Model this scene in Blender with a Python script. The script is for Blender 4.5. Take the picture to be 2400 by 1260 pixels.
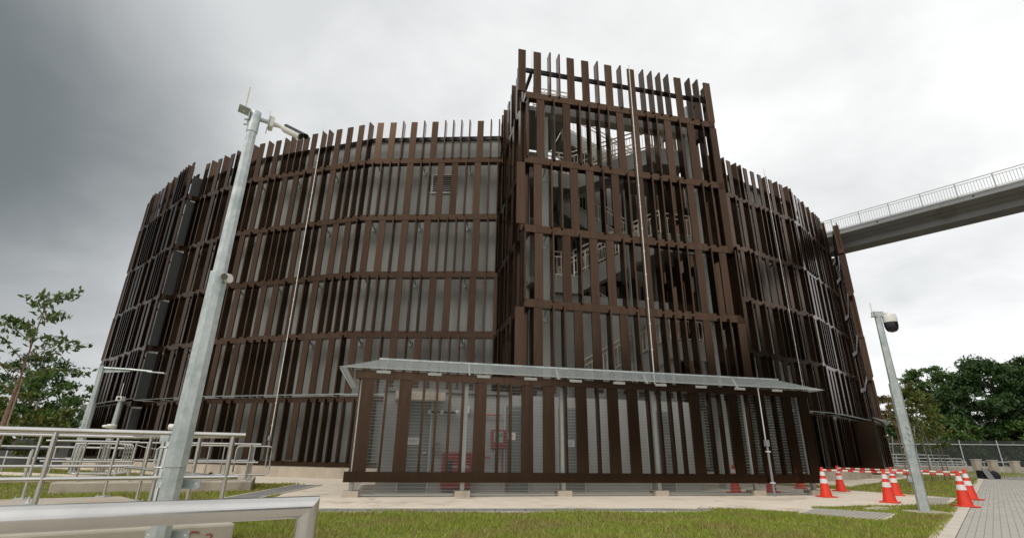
import bpy, math, random
import numpy as np
from mathutils import Vector, Matrix
R = math.radians
random.seed(7); rng = np.random.default_rng(7)
scene = bpy.context.scene
col = scene.collection
for o in list(bpy.data.objects): bpy.data.objects.remove(o)

# ------------------------------------------------------------------ camera
CAM_H = 1.12
cd = bpy.data.cameras.new('camera'); cam = bpy.data.objects.new('camera', cd); col.objects.link(cam)
cd.sensor_width = 36.0; cd.lens = 36.0 * 1170 / 2400; cd.clip_start = 0.05; cd.clip_end = 3000
p, r = R(20.0), R(0.9)
fwd = Vector((0, math.cos(p), math.sin(p))); up0 = Vector((0, -math.sin(p), math.cos(p))); rt0 = Vector((1, 0, 0))
rt = rt0 * math.cos(r) + up0 * math.sin(r); up = up0 * math.cos(r) - rt0 * math.sin(r)
cam.matrix_world = Matrix(((rt.x, up.x, -fwd.x, 0), (rt.y, up.y, -fwd.y, 0), (rt.z, up.z, -fwd.z, CAM_H), (0, 0, 0, 1)))
scene.camera = cam

# ------------------------------------------------------------------ world, sun, exposure
SUN_AZ, SUN_EL = R(-142), R(48)          # behind the camera, a little to the left
w = bpy.data.worlds.new('World'); scene.world = w; w.use_nodes = True
nt = w.node_tree; nt.nodes.clear()
def WN(t, **k):
    n = nt.nodes.new(t)
    for a, b in k.items(): setattr(n, a, b)
    return n
def wl(a, b): nt.links.new(a, b)
def wmath(op, a, b=None):
    n = WN('ShaderNodeMath', operation=op)
    for i, v in enumerate((a, b)):
        if v is None: continue
        if hasattr(v, 'links'): wl(v, n.inputs[i])
        else: n.inputs[i].default_value = v
    return n.outputs[0]
out = WN('ShaderNodeOutputWorld'); bg = WN('ShaderNodeBackground'); wl(bg.outputs[0], out.inputs[0])
sky = WN('ShaderNodeTexSky', sky_type='NISHITA', sun_disc=False); sky.sun_elevation = SUN_EL; sky.sun_rotation = R(218)
tc = WN('ShaderNodeTexCoord'); sp = WN('ShaderNodeSeparateXYZ'); wl(tc.outputs['Generated'], sp.inputs[0])
zz = wmath('ADD', wmath('MAXIMUM', sp.outputs[2], 0.0), 0.28)
cb = WN('ShaderNodeCombineXYZ'); wl(wmath('DIVIDE', sp.outputs[0], zz), cb.inputs[0]); wl(wmath('DIVIDE', sp.outputs[1], zz), cb.inputs[1])
n1 = WN('ShaderNodeTexNoise'); n1.inputs['Scale'].default_value = 1.05; n1.inputs['Detail'].default_value = 5; n1.inputs['Roughness'].default_value = .5
n1.inputs['Distortion'].default_value = .35; wl(cb.outputs[0], n1.inputs['Vector'])
dotn = WN('ShaderNodeVectorMath', operation='DOT_PRODUCT'); wl(tc.outputs['Generated'], dotn.inputs[0])
dv = Vector((-0.84, 0.50, 0.29)).normalized(); dotn.inputs[1].default_value = dv
mr = WN('ShaderNodeMapRange', interpolation_type='SMOOTHSTEP'); mr.inputs['From Min'].default_value = .82; mr.inputs['From Max'].default_value = 1.0
wl(wmath('ADD', dotn.outputs['Value'], wmath('MULTIPLY', wmath('SUBTRACT', n1.outputs['Fac'], .5), .22)), mr.inputs['Value'])
cr = WN('ShaderNodeValToRGB'); e = cr.color_ramp.elements
e[0].position = .36; e[0].color = (.68, .695, .70, 1); e[1].position = .58; e[1].color = (.985, .99, .985, 1)
n2 = WN('ShaderNodeTexNoise'); n2.inputs['Scale'].default_value = 3.4; n2.inputs['Detail'].default_value = 7; n2.inputs['Roughness'].default_value = .55; n2.inputs['Distortion'].default_value = .25
wl(cb.outputs[0], n2.inputs['Vector'])
wl(wmath('ADD', wmath('MULTIPLY', n1.outputs['Fac'], .62), wmath('ADD', wmath('MULTIPLY', n2.outputs['Fac'], .30), wmath('MULTIPLY', sp.outputs[0], .13))), cr.inputs[0])
mx = WN('ShaderNodeMix', data_type='RGBA'); hz_ = WN('ShaderNodeMapRange', interpolation_type='SMOOTHSTEP'); hz_.inputs['From Min'].default_value = .08; hz_.inputs['From Max'].default_value = .36; hz_.inputs['To Min'].default_value = .42; hz_.inputs['To Max'].default_value = 1.0
wl(wmath('ADD', sp.outputs[2], wmath('MULTIPLY', wmath('SUBTRACT', n1.outputs['Fac'], .5), .25)), hz_.inputs['Value'])
wl(wmath('MULTIPLY', mr.outputs[0], hz_.outputs[0]), mx.inputs[0]); wl(cr.outputs[0], mx.inputs[6]); mx.inputs[7].default_value = (.17, .19, .197, 1)
sc = WN('ShaderNodeMix', data_type='RGBA', blend_type='MULTIPLY'); sc.inputs[0].default_value = 1; wl(sky.outputs[0], sc.inputs[6]); sc.inputs[7].default_value = (.1, .1, .1, 1)
m2 = WN('ShaderNodeMix', data_type='RGBA'); m2.inputs[0].default_value = .05; wl(mx.outputs[2], m2.inputs[6]); wl(sc.outputs[2], m2.inputs[7])
wl(m2.outputs[2], bg.inputs[0]); bg.inputs[1].default_value = 1.0
sl = bpy.data.lights.new('sun', 'SUN'); sl.energy = 1.5; sl.angle = R(26); sl.color = (1, .97, .92)
so = bpy.data.objects.new('sun', sl); col.objects.link(so)
sd = Vector((math.sin(SUN_AZ) * math.cos(SUN_EL), math.cos(SUN_AZ) * math.cos(SUN_EL), math.sin(SUN_EL)))
so.rotation_euler = (-sd).to_track_quat('-Z', 'Y').to_euler(); so.location = (0, -20, 40)
vs = scene.view_settings; vs.view_transform = 'Standard'; vs.look = 'None'; vs.exposure = 0.12; vs.gamma = 1.0
scene.render.engine = 'CYCLES'
scene.cycles.transparent_max_bounces = 16

# ------------------------------------------------------------------ materials
MATS = {}
def mat(name, base, rough=.6, metal=0.0, var=None, vscale=4.0, vdetail=4, bump=0.0, bscale=40.0, spec=.5, var2=None, v2scale=.7, v2lo=.5, v2hi=.72,
        stretch=None, island=None, transl=0.0, alpha=1.0, rvar=0.0):
    m = bpy.data.materials.new(name); m.use_nodes = True; t = m.node_tree; N = t.nodes; L = t.links
    b = N['Principled BSDF']; b.inputs['Roughness'].default_value = rough; b.inputs['Metallic'].default_value = metal
    b.inputs['Specular IOR Level'].default_value = spec; b.inputs['Base Color'].default_value = (*base, 1)
    tcn = N.new('ShaderNodeTexCoord'); vec = tcn.outputs['Object']
    if stretch:
        mp = N.new('ShaderNodeMapping'); mp.inputs['Scale'].default_value = stretch; L.new(vec, mp.inputs[0]); vec = mp.outputs[0]
    src = None
    if var:
        no = N.new('ShaderNodeTexNoise'); no.inputs['Scale'].default_value = vscale; no.inputs['Detail'].default_value = vdetail; no.inputs['Roughness'].default_value = .6
        L.new(vec, no.inputs['Vector'])
        mr = N.new('ShaderNodeMapRange'); mr.inputs['From Min'].default_value = .33; mr.inputs['From Max'].default_value = .67; L.new(no.outputs['Fac'], mr.inputs['Value'])
        mxn = N.new('ShaderNodeMix'); mxn.data_type = 'RGBA'; L.new(mr.outputs[0], mxn.inputs[0]); mxn.inputs[6].default_value = (*base, 1); mxn.inputs[7].default_value = (*var, 1)
        src = mxn.outputs[2]
        if rvar:
            rm = N.new('ShaderNodeMapRange'); rm.inputs['To Min'].default_value = rough - rvar; rm.inputs['To Max'].default_value = rough + rvar; L.new(no.outputs['Fac'], rm.inputs['Value']); L.new(rm.outputs[0], b.inputs['Roughness'])
    if var2:
        no = N.new('ShaderNodeTexNoise'); no.inputs['Scale'].default_value = v2scale; no.inputs['Detail'].default_value = 6; no.inputs['Roughness'].default_value = .65; no.inputs['Distortion'].default_value = .6
        L.new(vec, no.inputs['Vector'])
        mr = N.new('ShaderNodeMapRange'); mr.inputs['From Min'].default_value = v2lo; mr.inputs['From Max'].default_value = v2hi; L.new(no.outputs['Fac'], mr.inputs['Value'])
        mxn = N.new('ShaderNodeMix'); mxn.data_type = 'RGBA'; L.new(mr.outputs[0], mxn.inputs[0]); mxn.inputs[7].default_value = (*var2, 1)
        if src: L.new(src, mxn.inputs[6])
        else: mxn.inputs[6].default_value = (*base, 1)
        src = mxn.outputs[2]
    if island:
        g = N.new('ShaderNodeNewGeometry'); rp = N.new('ShaderNodeValToRGB'); els = rp.color_ramp.elements
        els[0].color = (*island[0], 1); els[1].color = (*island[-1], 1)
        for i, c in enumerate(island[1:-1]):
            q = els.new((i + 1) / (len(island) - 1)); q.color = (*c, 1)
        L.new(g.outputs['Random Per Island'], rp.inputs[0])
        if src:
            mxn = N.new('ShaderNodeMix'); mxn.data_type = 'RGBA'; mxn.inputs[0].default_value = .6; L.new(src, mxn.inputs[6]); L.new(rp.outputs[0], mxn.inputs[7]); src = mxn.outputs[2]
        else: src = rp.outputs[0]
    if src: L.new(src, b.inputs['Base Color'])
    if bump:
        nb = N.new('ShaderNodeTexNoise'); nb.inputs['Scale'].default_value = bscale; nb.inputs['Detail'].default_value = 5; L.new(vec, nb.inputs['Vector'])
        bp = N.new('ShaderNodeBump'); bp.inputs['Strength'].default_value = bump; bp.inputs['Distance'].default_value = .02; L.new(nb.outputs['Fac'], bp.inputs['Height']); L.new(bp.outputs[0], b.inputs['Normal'])
    o = N['Material Output']; sh = b.outputs[0]
    if transl:
        tr = N.new('ShaderNodeBsdfTranslucent'); ms = N.new('ShaderNodeMixShader'); ms.inputs[0].default_value = transl
        if src: L.new(src, tr.inputs[0])
        else: tr.inputs[0].default_value = (*base, 1)
        L.new(sh, ms.inputs[1]); L.new(tr.outputs[0], ms.inputs[2]); sh = ms.outputs[0]
    if alpha < 1:
        tr = N.new('ShaderNodeBsdfTransparent'); ms = N.new('ShaderNodeMixShader'); ms.inputs[0].default_value = alpha
        L.new(tr.outputs[0], ms.inputs[1]); L.new(sh, ms.inputs[2]); sh = ms.outputs[0]
    L.new(sh, o.inputs[0])
    MATS[name] = m; return m
for nm in ('fin_brown', 'fin_brown_stuff'):
    m_ = mat(nm, (.090, .056, .0375), .22, .95, var=(.068, .0405, .026), vscale=1.6, vdetail=6, stretch=(5, 5, .35), spec=.5, rvar=.08)
    t_ = m_.node_tree; b_ = t_.nodes['Principled BSDF']; src_ = b_.inputs['Base Color'].links[0].from_socket
    oi = t_.nodes.new('ShaderNodeObjectInfo' if nm == 'fin_brown' else 'ShaderNodeNewGeometry'); hs = t_.nodes.new('ShaderNodeHueSaturation')
    mr_ = t_.nodes.new('ShaderNodeMapRange'); mr_.inputs['To Min'].default_value = .80; mr_.inputs['To Max'].default_value = 1.18
    t_.links.new(oi.outputs['Random' if nm == 'fin_brown' else 'Random Per Island'], mr_.inputs['Value']); t_.links.new(mr_.outputs[0], hs.inputs['Value'])
    t_.links.new(src_, hs.inputs['Color']); t_.links.new(hs.outputs[0], b_.inputs['Base Color'])
mat('dark_steel', (.035, .034, .034), .45, .5)
mat('return_grey', (.055, .057, .058), .5)
mat('wall_grey', (.38, .375, .345), .75, var=(.335, .33, .305), vscale=.5, var2=(.26, .256, .235), v2scale=.25, v2lo=.52, v2hi=.8, bump=.08, bscale=60)
mat('wall_panel', (.40, .39, .37), .6, var=(.36, .355, .335), vscale=.8)
mat('concrete_pale', (.70, .615, .50), .85, var=(.62, .53, .42), vscale=1.3, var2=(.30, .225, .15), v2scale=.5, v2lo=.54, v2hi=.72, bump=.15, bscale=70)
mat('concrete_block', (.50, .43, .34), .85, var=(.40, .34, .26), vscale=2.0, var2=(.25, .21, .16), v2scale=1.1, v2lo=.53, v2hi=.72, bump=.25, bscale=50, stretch=(1, 1, .5))
mat('concrete_stain', (.48, .42, .34), .85, var=(.38, .34, .27), vscale=1.5, var2=(.50, .27, .14), v2scale=1.3, v2lo=.58, v2hi=.75, bump=.25, bscale=50)
mat('concrete_grey', (.24, .236, .225), .8, var=(.205, .20, .19), vscale=.7, var2=(.20, .195, .18), v2scale=.3, v2lo=.55, v2hi=.8, bump=.08, bscale=50)
mat('bridge_concrete', (.27, .27, .265), .8, var=(.23, .23, .225), vscale=.6, var2=(.15, .145, .135), v2scale=.5, v2lo=.55, v2hi=.75, bump=.08, bscale=50)
mat('cover_grey', (.17, .165, .16), .8, var=(.26, .25, .23), vscale=5, bump=.2, bscale=90)
mat('cover_pale', (.43, .39, .33), .8, var=(.36, .33, .28), vscale=4, bump=.2, bscale=90)
mat('stainless', (.70, .685, .655), .22, 1.0, var=(.58, .56, .53), vscale=3, rvar=.07, stretch=(1, 1, 1), var2=(.40, .33, .26), v2scale=7, v2lo=.64, v2hi=.85)
mat('stair_rail', (.62, .56, .46), .35, .7, var=(.55, .48, .39), vscale=3)
mat('galvanised', (.46, .50, .49), .48, .55, var=(.60, .63, .62), vscale=9, vdetail=7, rvar=.12, var2=(.36, .41, .39), v2scale=3.0, v2lo=.45, v2hi=.65, bump=.03, bscale=30)
mat('galv_post', (.56, .57, .54), .5, .35, var=(.50, .51, .48), vscale=5)
mat('galv_wire', (.44, .47, .44), .4, .45)
mat('mesh_fine', (.24, .255, .24), .5, .3, alpha=.22)
mat('mesh_roof', (.36, .39, .39), .45, .4, alpha=.30)
mat('chain_link', (.06, .065, .06), .6, .3, alpha=.55)
mat('paint_white', (.78, .78, .74), .5)
mat('strip_white', (.72, .70, .66), .5, .2)
mat('conduit_grey', (.22, .225, .23), .5)
mat('door_grey', (.20, .205, .195), .5, var=(.18, .185, .175), vscale=2)
mat('red_cabinet', (.30, .025, .03), .4)
mat('red_pipe', (.40, .03, .03), .4)
mat('dial_glass', (.35, .42, .36), .15)
mat('paper_white', (.72, .72, .72), .7)
mat('ink', (.03, .03, .035), .8)
mat('orange_ink', (.85, .33, .03), .8)
mat('red_paint', (.42, .10, .07), .85, var=(.30, .08, .06), vscale=12)
mat('cone_red', (.78, .045, .015), .45, var=(.66, .04, .02), vscale=6, var2=(.36, .07, .045), v2scale=4, v2lo=.56, v2hi=.75)
mat('cone_white', (.80, .76, .76), .5, var=(.70, .63, .61), vscale=14, var2=(.45, .36, .33), v2scale=6, v2lo=.58, v2hi=.78)
mat('bar_red', (.62, .03, .03), .45)
mat('bar_white', (.72, .68, .58), .5)
mat('black_rubber', (.012, .012, .014), .6)
mat('black_cloth', (.010, .010, .016), .85, bump=.3, bscale=60)
mat('camera_white', (.70, .69, .62), .35)
mat('camera_black', (.015, .015, .018), .12)
mat('paver_grey', (.44, .41, .355), .85, bump=.25, bscale=90, var=(.37, .345, .305), vscale=.6, var2=(.27, .245, .21), v2scale=.35, v2lo=.55, v2hi=.75, island=[(.36, .34, .30), (.46, .43, .375), (.41, .385, .34), (.50, .47, .415)])
mat('paver_joint', (.20, .155, .12), .95, var=(.20, .15, .11), vscale=3)
mat('kerb_pale', (.62, .56, .47), .85, var=(.52, .46, .38), vscale=2.2, bump=.2, bscale=60)
mat('ground_grass', (.12, .13, .03), .95, var=(.16, .15, .045), vscale=1.6, var2=(.20, .14, .07), v2scale=1.2, v2lo=.50, v2hi=.66, bump=.6, bscale=40)
mat('grass_blade', (.24, .33, .022), .6, var=(.37, .41, .05), vscale=1.1, var2=(.36, .24, .11), v2scale=.9, v2lo=.49, v2hi=.58, island=[(.09, .17, .010), (.22, .33, .02), (.38, .42, .05), (.48, .42, .15), (.22, .13, .06)], transl=.3)
mat('bark', (.12, .085, .06), .9, var=(.20, .15, .11), vscale=6, stretch=(4, 4, 1), bump=.5, bscale=25)
mat('bark_young', (.25, .13, .085), .85, var=(.16, .085, .055), vscale=8, stretch=(3, 3, 1), bump=.3, bscale=30)
mat('stake', (.25, .19, .13), .85, var=(.34, .27, .2), vscale=6, stretch=(4, 4, 1))
mat('stake_grey', (.33, .35, .34), .6, .3)
for nm, cs in (('leaf_dark', [(.016, .045, .010), (.030, .072, .014), (.048, .10, .020), (.07, .125, .025)]),
               ('leaf_mid', [(.035, .08, .013), (.06, .125, .02), (.095, .165, .03), (.13, .19, .035)]),
               ('leaf_light', [(.06, .10, .014), (.10, .15, .02), (.15, .18, .03), (.20, .15, .04)]),
               ('leaf_young', [(.045, .085, .018), (.07, .125, .025), (.11, .17, .035), (.15, .20, .06)]),
               ('leaf_dry', [(.12, .12, .03), (.17, .15, .04), (.20, .11, .045), (.10, .14, .03)])):
    mat(nm, cs[1], .55, island=cs, transl=.28)
M = MATS

# ------------------------------------------------------------------ mesh builder
class MB:
    def __init__(s): s.v = []; s.f = []
    def add(s, vs, fs):
        n = len(s.v); s.v.extend([tuple(map(float, q)) for q in vs]); s.f.extend([tuple(i + n for i in f) for f in fs]); return s
    def obox(s, o, a, b, c):
        o, a, b, c = map(Vector, (o, a, b, c))
        v = [o, o + a, o + a + b, o + b, o + c, o + a + c, o + a + b + c, o + b + c]
        return s.add(v, [(0, 3, 2, 1), (4, 5, 6, 7), (0, 1, 5, 4), (1, 2, 6, 5), (2, 3, 7, 6), (3, 0, 4, 7)])
    def box(s, x0, x1, y0, y1, z0, z1): return s.obox((x0, y0, z0), (x1 - x0, 0, 0), (0, y1 - y0, 0), (0, 0, z1 - z0))
    def bar(s, p, q, w, h=None):
        p, q = Vector(p), Vector(q); h = h or w; d = (q - p); d.normalize()
        a = d.cross(Vector((0, 0, 1)));
        if a.length < 1e-4: a = Vector((1, 0, 0))
        a.normalize(); b = a.cross(d)
        return s.obox(p - a * w / 2 - b * h / 2, q - p, a * w, b * h)
    def tube(s, pts, rad, n=8, caps=True):
        pts = [Vector(q) for q in pts]; k = len(pts)
        rad = rad if isinstance(rad, (list, tuple)) else [rad] * k
        d0 = (pts[1] - pts[0]).normalized(); ref = Vector((0, 0, 1)) if abs(d0.z) < .9 else Vector((1, 0, 0))
        a = d0.cross(ref).normalized(); vs = []
        for i, q in enumerate(pts):
            d = (pts[min(i + 1, k - 1)] - pts[max(i - 1, 0)]).normalized()
            a = (a - d * a.dot(d)).normalized(); b = d.cross(a)
            for j in range(n):
                t = 2 * math.pi * j / n; vs.append(q + (a * math.cos(t) + b * math.sin(t)) * rad[i])
        fs = [(i * n + j, i * n + (j + 1) % n, (i + 1) * n + (j + 1) % n, (i + 1) * n + j) for i in range(k - 1) for j in range(n)]
        if caps: fs += [tuple(range(n - 1, -1, -1)), tuple((k - 1) * n + j for j in range(n))]
        return s.add(vs, fs)
    def prism(s, poly, z0, z1):
        n = len(poly); vs = [(x, y, z0) for x, y in poly] + [(x, y, z1) for x, y in poly]
        return s.add(vs, [tuple(range(n - 1, -1, -1)), tuple(range(n, 2 * n))] + [(i, (i + 1) % n, n + (i + 1) % n, n + i) for i in range(n)])
    def quad(s, a, b, c, d): return s.add([a, b, c, d], [(0, 1, 2, 3)])
    def lathe(s, prof, n=20, c=(0, 0)):
        vs = [(c[0] + r * math.cos(2 * math.pi * j / n), c[1] + r * math.sin(2 * math.pi * j / n), z) for r, z in prof for j in range(n)]
        k = len(prof)
        return s.add(vs, [(i * n + j, i * n + (j + 1) % n, (i + 1) * n + (j + 1) % n, (i + 1) * n + j) for i in range(k - 1) for j in range(n)] + [tuple((k - 1) * n + j for j in range(n)), tuple(range(n - 1, -1, -1))])
    def mesh(s, name, off=(0, 0, 0), smooth=False):
        me = bpy.data.meshes.new(name)
        ox, oy, oz = off
        me.from_pydata([(x - ox, y - oy, z - oz) for x, y, z in s.v], [], s.f)
        if smooth:
            me.polygons.foreach_set('use_smooth', [True] * len(me.polygons))
            try: me.set_sharp_from_angle(angle=R(40))
            except Exception: pass
        me.update(); return me
    def build(s, name, m, parent=None, smooth=False, kind=None, bevel=0, label=None):
        off = wloc(parent)
        o = bpy.data.objects.new(name, s.mesh(name, off, smooth)); o.data.materials.append(M[m] if isinstance(m, str) else m)
        col.objects.link(o)
        if parent: o.parent = parent
        if kind: o['kind'] = kind
        if label: o['label'] = label
        if bevel:
            b = o.modifiers.new('bevel', 'BEVEL'); b.width = bevel; b.segments = 2; b.limit_method = 'ANGLE'
        return o
def wloc(o):
    v = Vector((0, 0, 0))
    while o is not None: v += o.location; o = o.parent
    return v
def tag(o, label, cat, group=None):
    o['label'] = label; o['category'] = cat
    if group: o['group'] = group
    return o
def thing(name, label, cat, loc=(0, 0, 0), group=None):
    o = bpy.data.objects.new(name, None); o.location = loc; o.empty_display_size = .2; col.objects.link(o); return tag(o, label, cat, group)
def inst(name, mesh, m, parent, loc, rotz=0):
    o = bpy.data.objects.new(name, mesh); col.objects.link(o)
    if not mesh.materials: mesh.materials.append(M[m])
    o.parent = parent; o.location = Vector(loc) - wloc(parent); o.rotation_euler = (0, 0, rotz); return o
def copy_tree(o, parent=None):
    c = o.copy(); col.objects.link(c); c.parent = parent
    for ch in list(o.children): copy_tree(ch, c)
    return c
def text_mesh(s, size):
    cu = bpy.data.curves.new('t', 'FONT'); cu.body = s; cu.size = size; cu.align_x = 'CENTER'; cu.align_y = 'CENTER'; cu.resolution_u = 2; cu.space_line = .85
    o = bpy.data.objects.new('t', cu); col.objects.link(o)
    dg = bpy.context.evaluated_depsgraph_get(); me = bpy.data.meshes.new_from_object(o.evaluated_get(dg)); bpy.data.objects.remove(o); return me
def letters(name, s, size, m, parent, loc, rotz):
    me = text_mesh(s, size); me.materials.clear(); me.materials.append(M[m])
    o = bpy.data.objects.new(name, me); col.objects.link(o); o.parent = parent; o.location = Vector(loc) - wloc(parent); o.rotation_euler = (R(90), 0, rotz); return o
class Frame:                      # a facade plane: x along it, y inwards, z up
    def __init__(s, o, ang): s.o = Vector((o[0], o[1], 0)); s.a = ang; s.t = Vector((math.cos(ang), math.sin(ang), 0)); s.i = Vector((-math.sin(ang), math.cos(ang), 0))
    def p(s, x, y, z): return s.o + s.t * x + s.i * y + Vector((0, 0, z))
    def box(s, mb, x0, x1, y0, y1, z0, z1): return mb.obox(s.p(x0, y0, z0), s.t * (x1 - x0), s.i * (y1 - y0), (0, 0, z1 - z0))

# ------------------------------------------------------------------ ground and paving
def sheet(name, poly, z, m, kind='structure', th=None):
    mb = MB()
    if th: mb.prism(poly, z - th, z)
    else: mb.add([(x, y, z) for x, y in poly], [tuple(range(len(poly)))])
    return mb.build(name, m, kind=kind)
g = sheet('ground', [(-900, -300), (900, -300), (900, 1500), (-900, 1500)], 0.0, 'ground_grass')
def strip_y(x): return 10.12 + .15 * (x + 3.5)          # front edge of the drain strip
apron = [(-6.9, strip_y(-6.9) + .62), (4.3, strip_y(4.3) + .62), (6.15, 11.25), (6.8, 12.3), (7.03, 12.72), (10.95, 13.62), (13.25, 16.1), (11.6, 19.4), (10.2, 22.2), (-5.6, 21.3), (-8.6, 22.0), (-13, 24), (-22, 30), (-24, 27), (-13.5, 21.2), (-8.2, 17.8), (-6.5, 17.35), (-5.55, 13.1)]
apron_o = sheet('paved_apron', apron, .012, 'concrete_pale')
path2 = [(12.0, 22.0), (13.2, 20.9), (20.6, 28.4), (26, 34), (24, 37), (18, 29.5), (12.5, 25.2), (10.4, 23.0)]
sheet('rear_path', path2, .012, 'concrete_pale')
sheet('near_road', [(-30, -40), (30, -40), (14, 4.0), (3, 5.2), (-2.2, 5.6), (-9, 1.8), (-30, -4)], .010, 'cover_pale')
path_far = [(-40, 24), (-18, 19.6), (-11.5, 18.1), (-11.6, 19.2), (-18, 21.4), (-40, 28)]
sheet('far_path', path_far, .012, 'concrete_pale')
# drain covers along the apron: each cover its own piece
root = thing('drain_channel', 'long grey drain strip of concrete covers along the front edge of the pale apron', 'drain', (-1, 10.6, 0))
MB().prism([(-6.9, strip_y(-6.9) - .06), (4.35, strip_y(4.35) - .06), (4.35, strip_y(4.35)), (-6.9, strip_y(-6.9))], -.02, .028).build('kerb_edge', 'kerb_pale', root)
x = -6.9
while x < 4.2:
    x1 = min(x + .585, 4.3)
    MB().prism([(x, strip_y(x) + .01), (x1, strip_y(x1) + .01), (x1, strip_y(x1) + .60), (x, strip_y(x) + .60)], -.02, .020 + random.uniform(0, .004)).build('drain_cover', 'cover_grey', root)
    x = x1 + .02
# diagonal drain on the left
root = thing('drain_channel', 'dark diagonal drain channel crossing the lawn edge left of the mesh enclosure', 'drain', (-6, 14, 0))
da, db = Vector((-6.35, 12.2)), Vector((-6.62, 17.2)); wv = Vector((.62, .1))
for k in range(9):
    a = da.lerp(db, k / 9); b = da.lerp(db, (k + .97) / 9)
    MB().prism([tuple(a), tuple(a + wv), tuple(b + wv), tuple(b)], -.02, .026).build('drain_cover', 'cover_grey', root)
MB().prism([tuple(da - wv * .14), tuple(da - wv * .02), tuple(db - wv * .02), tuple(db - wv * .14)], -.02, .036).build('kerb_edge', 'kerb_pale', root)
MB().prism([tuple(da + wv * 1.02), tuple(da + wv * 1.12), tuple(db + wv * 1.12), tuple(db + wv * 1.02)], -.02, .034).build('kerb_edge', 'kerb_pale', root)
# slotted chamber covers on the right
def cover(label, pts, n, name='chamber_cover', m='cover_pale'):
    a, b, c, d = [Vector(q) for q in pts]; cx = (a + b + c + d) / 4
    rt_ = thing(name, label, 'drain cover', (cx.x, cx.y, 0))
    MB().prism([tuple(cx + (q - cx) * 1.13) for q in (a, b, c, d)], -.02, .020).build('frame', 'kerb_pale', rt_)
    for k in range(n):
        t0, t1 = k / n, (k + .8) / n
        MB().prism([tuple(a.lerp(b, t0)), tuple(a.lerp(b, t1)), tuple(d.lerp(c, t1)), tuple(d.lerp(c, t0))], .0, .036).build('slat', m, rt_)
cover('pale slotted concrete cover lying in the lawn left of the right-hand mast', [(5.85, 11.05), (6.95, 10.3), (7.95, 11.35), (6.8, 12.15)], 16)
cover('slotted cover at the end of the path beside the striped barrier cones', [(10.25, 13.75), (10.95, 13.72), (13.0, 16.0), (12.1, 15.75)], 12)
cover('small grey drain slab lying in the grass just left of the right-hand mast foot', [(8.0, 12.35), (8.3, 12.2), (8.95, 12.55), (8.6, 12.8)], 1, 'drain_slab', 'concrete_block')
cover('square inspection cover set into the pale apron in front of the enclosure', [(3.3, 11.75), (4.15, 11.6), (4.5, 12.25), (3.65, 12.4)], 1, 'inspection_cover', 'concrete_pale')
# paver walkway
KD = Vector((.6745, .7383)); KN = Vector((.7383, -.6745)); K0 = Vector((6.29, 8.28))
def kp(s, t): q = K0 + KD * s + KN * t; return (q.x, q.y)
sheet('walkway_bed', [kp(-9, .26), kp(-9, 14), kp(33, 14), kp(33, .26)], .006, 'paver_joint')
root_w = MB().prism([kp(-9, -.02), kp(-9, .26), kp(32.5, .26), kp(32.5, -.02)], -.05, .03).build('walkway_kerb', 'kerb_pale', kind='structure')
walk = thing('paver_walkway', 'grey block paved walkway running away along the right edge', 'walkway', (*kp(5, 3), 0))
walk['kind'] = 'structure'
pl, pw, gp = .20, .10, .005
cells = []
for i in range(int(34 / pl)):
    for j in range(84):
        s_, t_ = -3 + i * pl + (pl / 2 if j % 2 else 0), .27 + j * pw
        q = Vector(kp(s_ + pl / 2, t_ + pw / 2))
        ax = Vector((q.x, q.y - 0)); dist = q.length
        ang = math.degrees(math.atan2(q.x, q.y))
        if ang > 47.5 or dist < 8.6: continue
        cells.append((dist, s_, t_))
cells.sort()
pm = MB().prism([(0, 0), (pl - gp, 0), (pl - gp, pw - gp), (0, pw - gp)], -.03, .02).mesh('paver'); ka = math.atan2(KD.y, KD.x)
vis = [c for c in cells if c[0] > 10.6][:290]; vis_set = set(vis)
for d_, s_, t_ in vis:
    q = kp(s_, t_ + pw - gp); o = inst('paver', pm, 'paver_grey', walk, (q[0], q[1], random.uniform(-.0015, .0015)), ka)
    o.rotation_euler.z = ka
pmb = MB()
for c in cells:
    if c in vis_set or c[0] > 44: continue
    d_, s_, t_ = c; h = .02 + random.uniform(-.0015, .0015)
    a, b, c2, d2 = kp(s_, t_), kp(s_ + pl - gp, t_), kp(s_ + pl - gp, t_ + pw - gp), kp(s_, t_ + pw - gp)
    pmb.add([(*a, h), (*b, h), (*c2, h), (*d2, h), (*a, 0), (*b, 0), (*c2, 0), (*d2, 0)], [(3, 2, 1, 0), (0, 1, 5, 4), (1, 2, 6, 5), (2, 3, 7, 6), (3, 0, 4, 7)])
pmb.build('far_pavers', 'paver_grey', walk, kind='stuff')
sheet('far_paving', [kp(32.5, -1), kp(32.5, 20), kp(62, 20), kp(60, -12)], .009, 'concrete_grey')

# ------------------------------------------------------------------ facade parts
FW, EW = .31, .06
SEQ_A = 'FFeFeFeeeeFeeF'; SEQ_B = 'eeeeFeeFFeFeFe'
BANDS = [5.77, 8.50, 11.34, 14.40]; BH = .14
ROWS = [(3.22, 5.77 - BH), (5.77 + BH, 8.5 - BH), (8.5 + BH, 11.34 - BH), (11.34 + BH, 14.40 - BH), (14.40 + BH, 16.67)]
FIN_MESH = {}
def fin_mesh(kind, z0, z1):
    k = (kind, round(z0, 3), round(z1, 3))
    if k not in FIN_MESH:
        mb = MB()
        if kind == 'F': mb.box(-FW / 2, FW / 2, .012, .075, z0 + .012, z1 - .012)
        else: mb.box(-EW / 2, EW / 2, -.085, .27, z0 - .05, z1 + .11 if z1 < 16 else z1)
        FIN_MESH[k] = mb.mesh('fin')
    return FIN_MESH[k]
def lay(seq, L, x0=0.0):
    ws = [FW if c == 'F' else EW for c in seq]; gap = (L - sum(ws)) / len(seq); x = x0 + gap / 2; r_ = []
    for c, w_ in zip(seq, ws): r_.append((c, x + w_ / 2)); x += w_ + gap
    return r_
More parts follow.
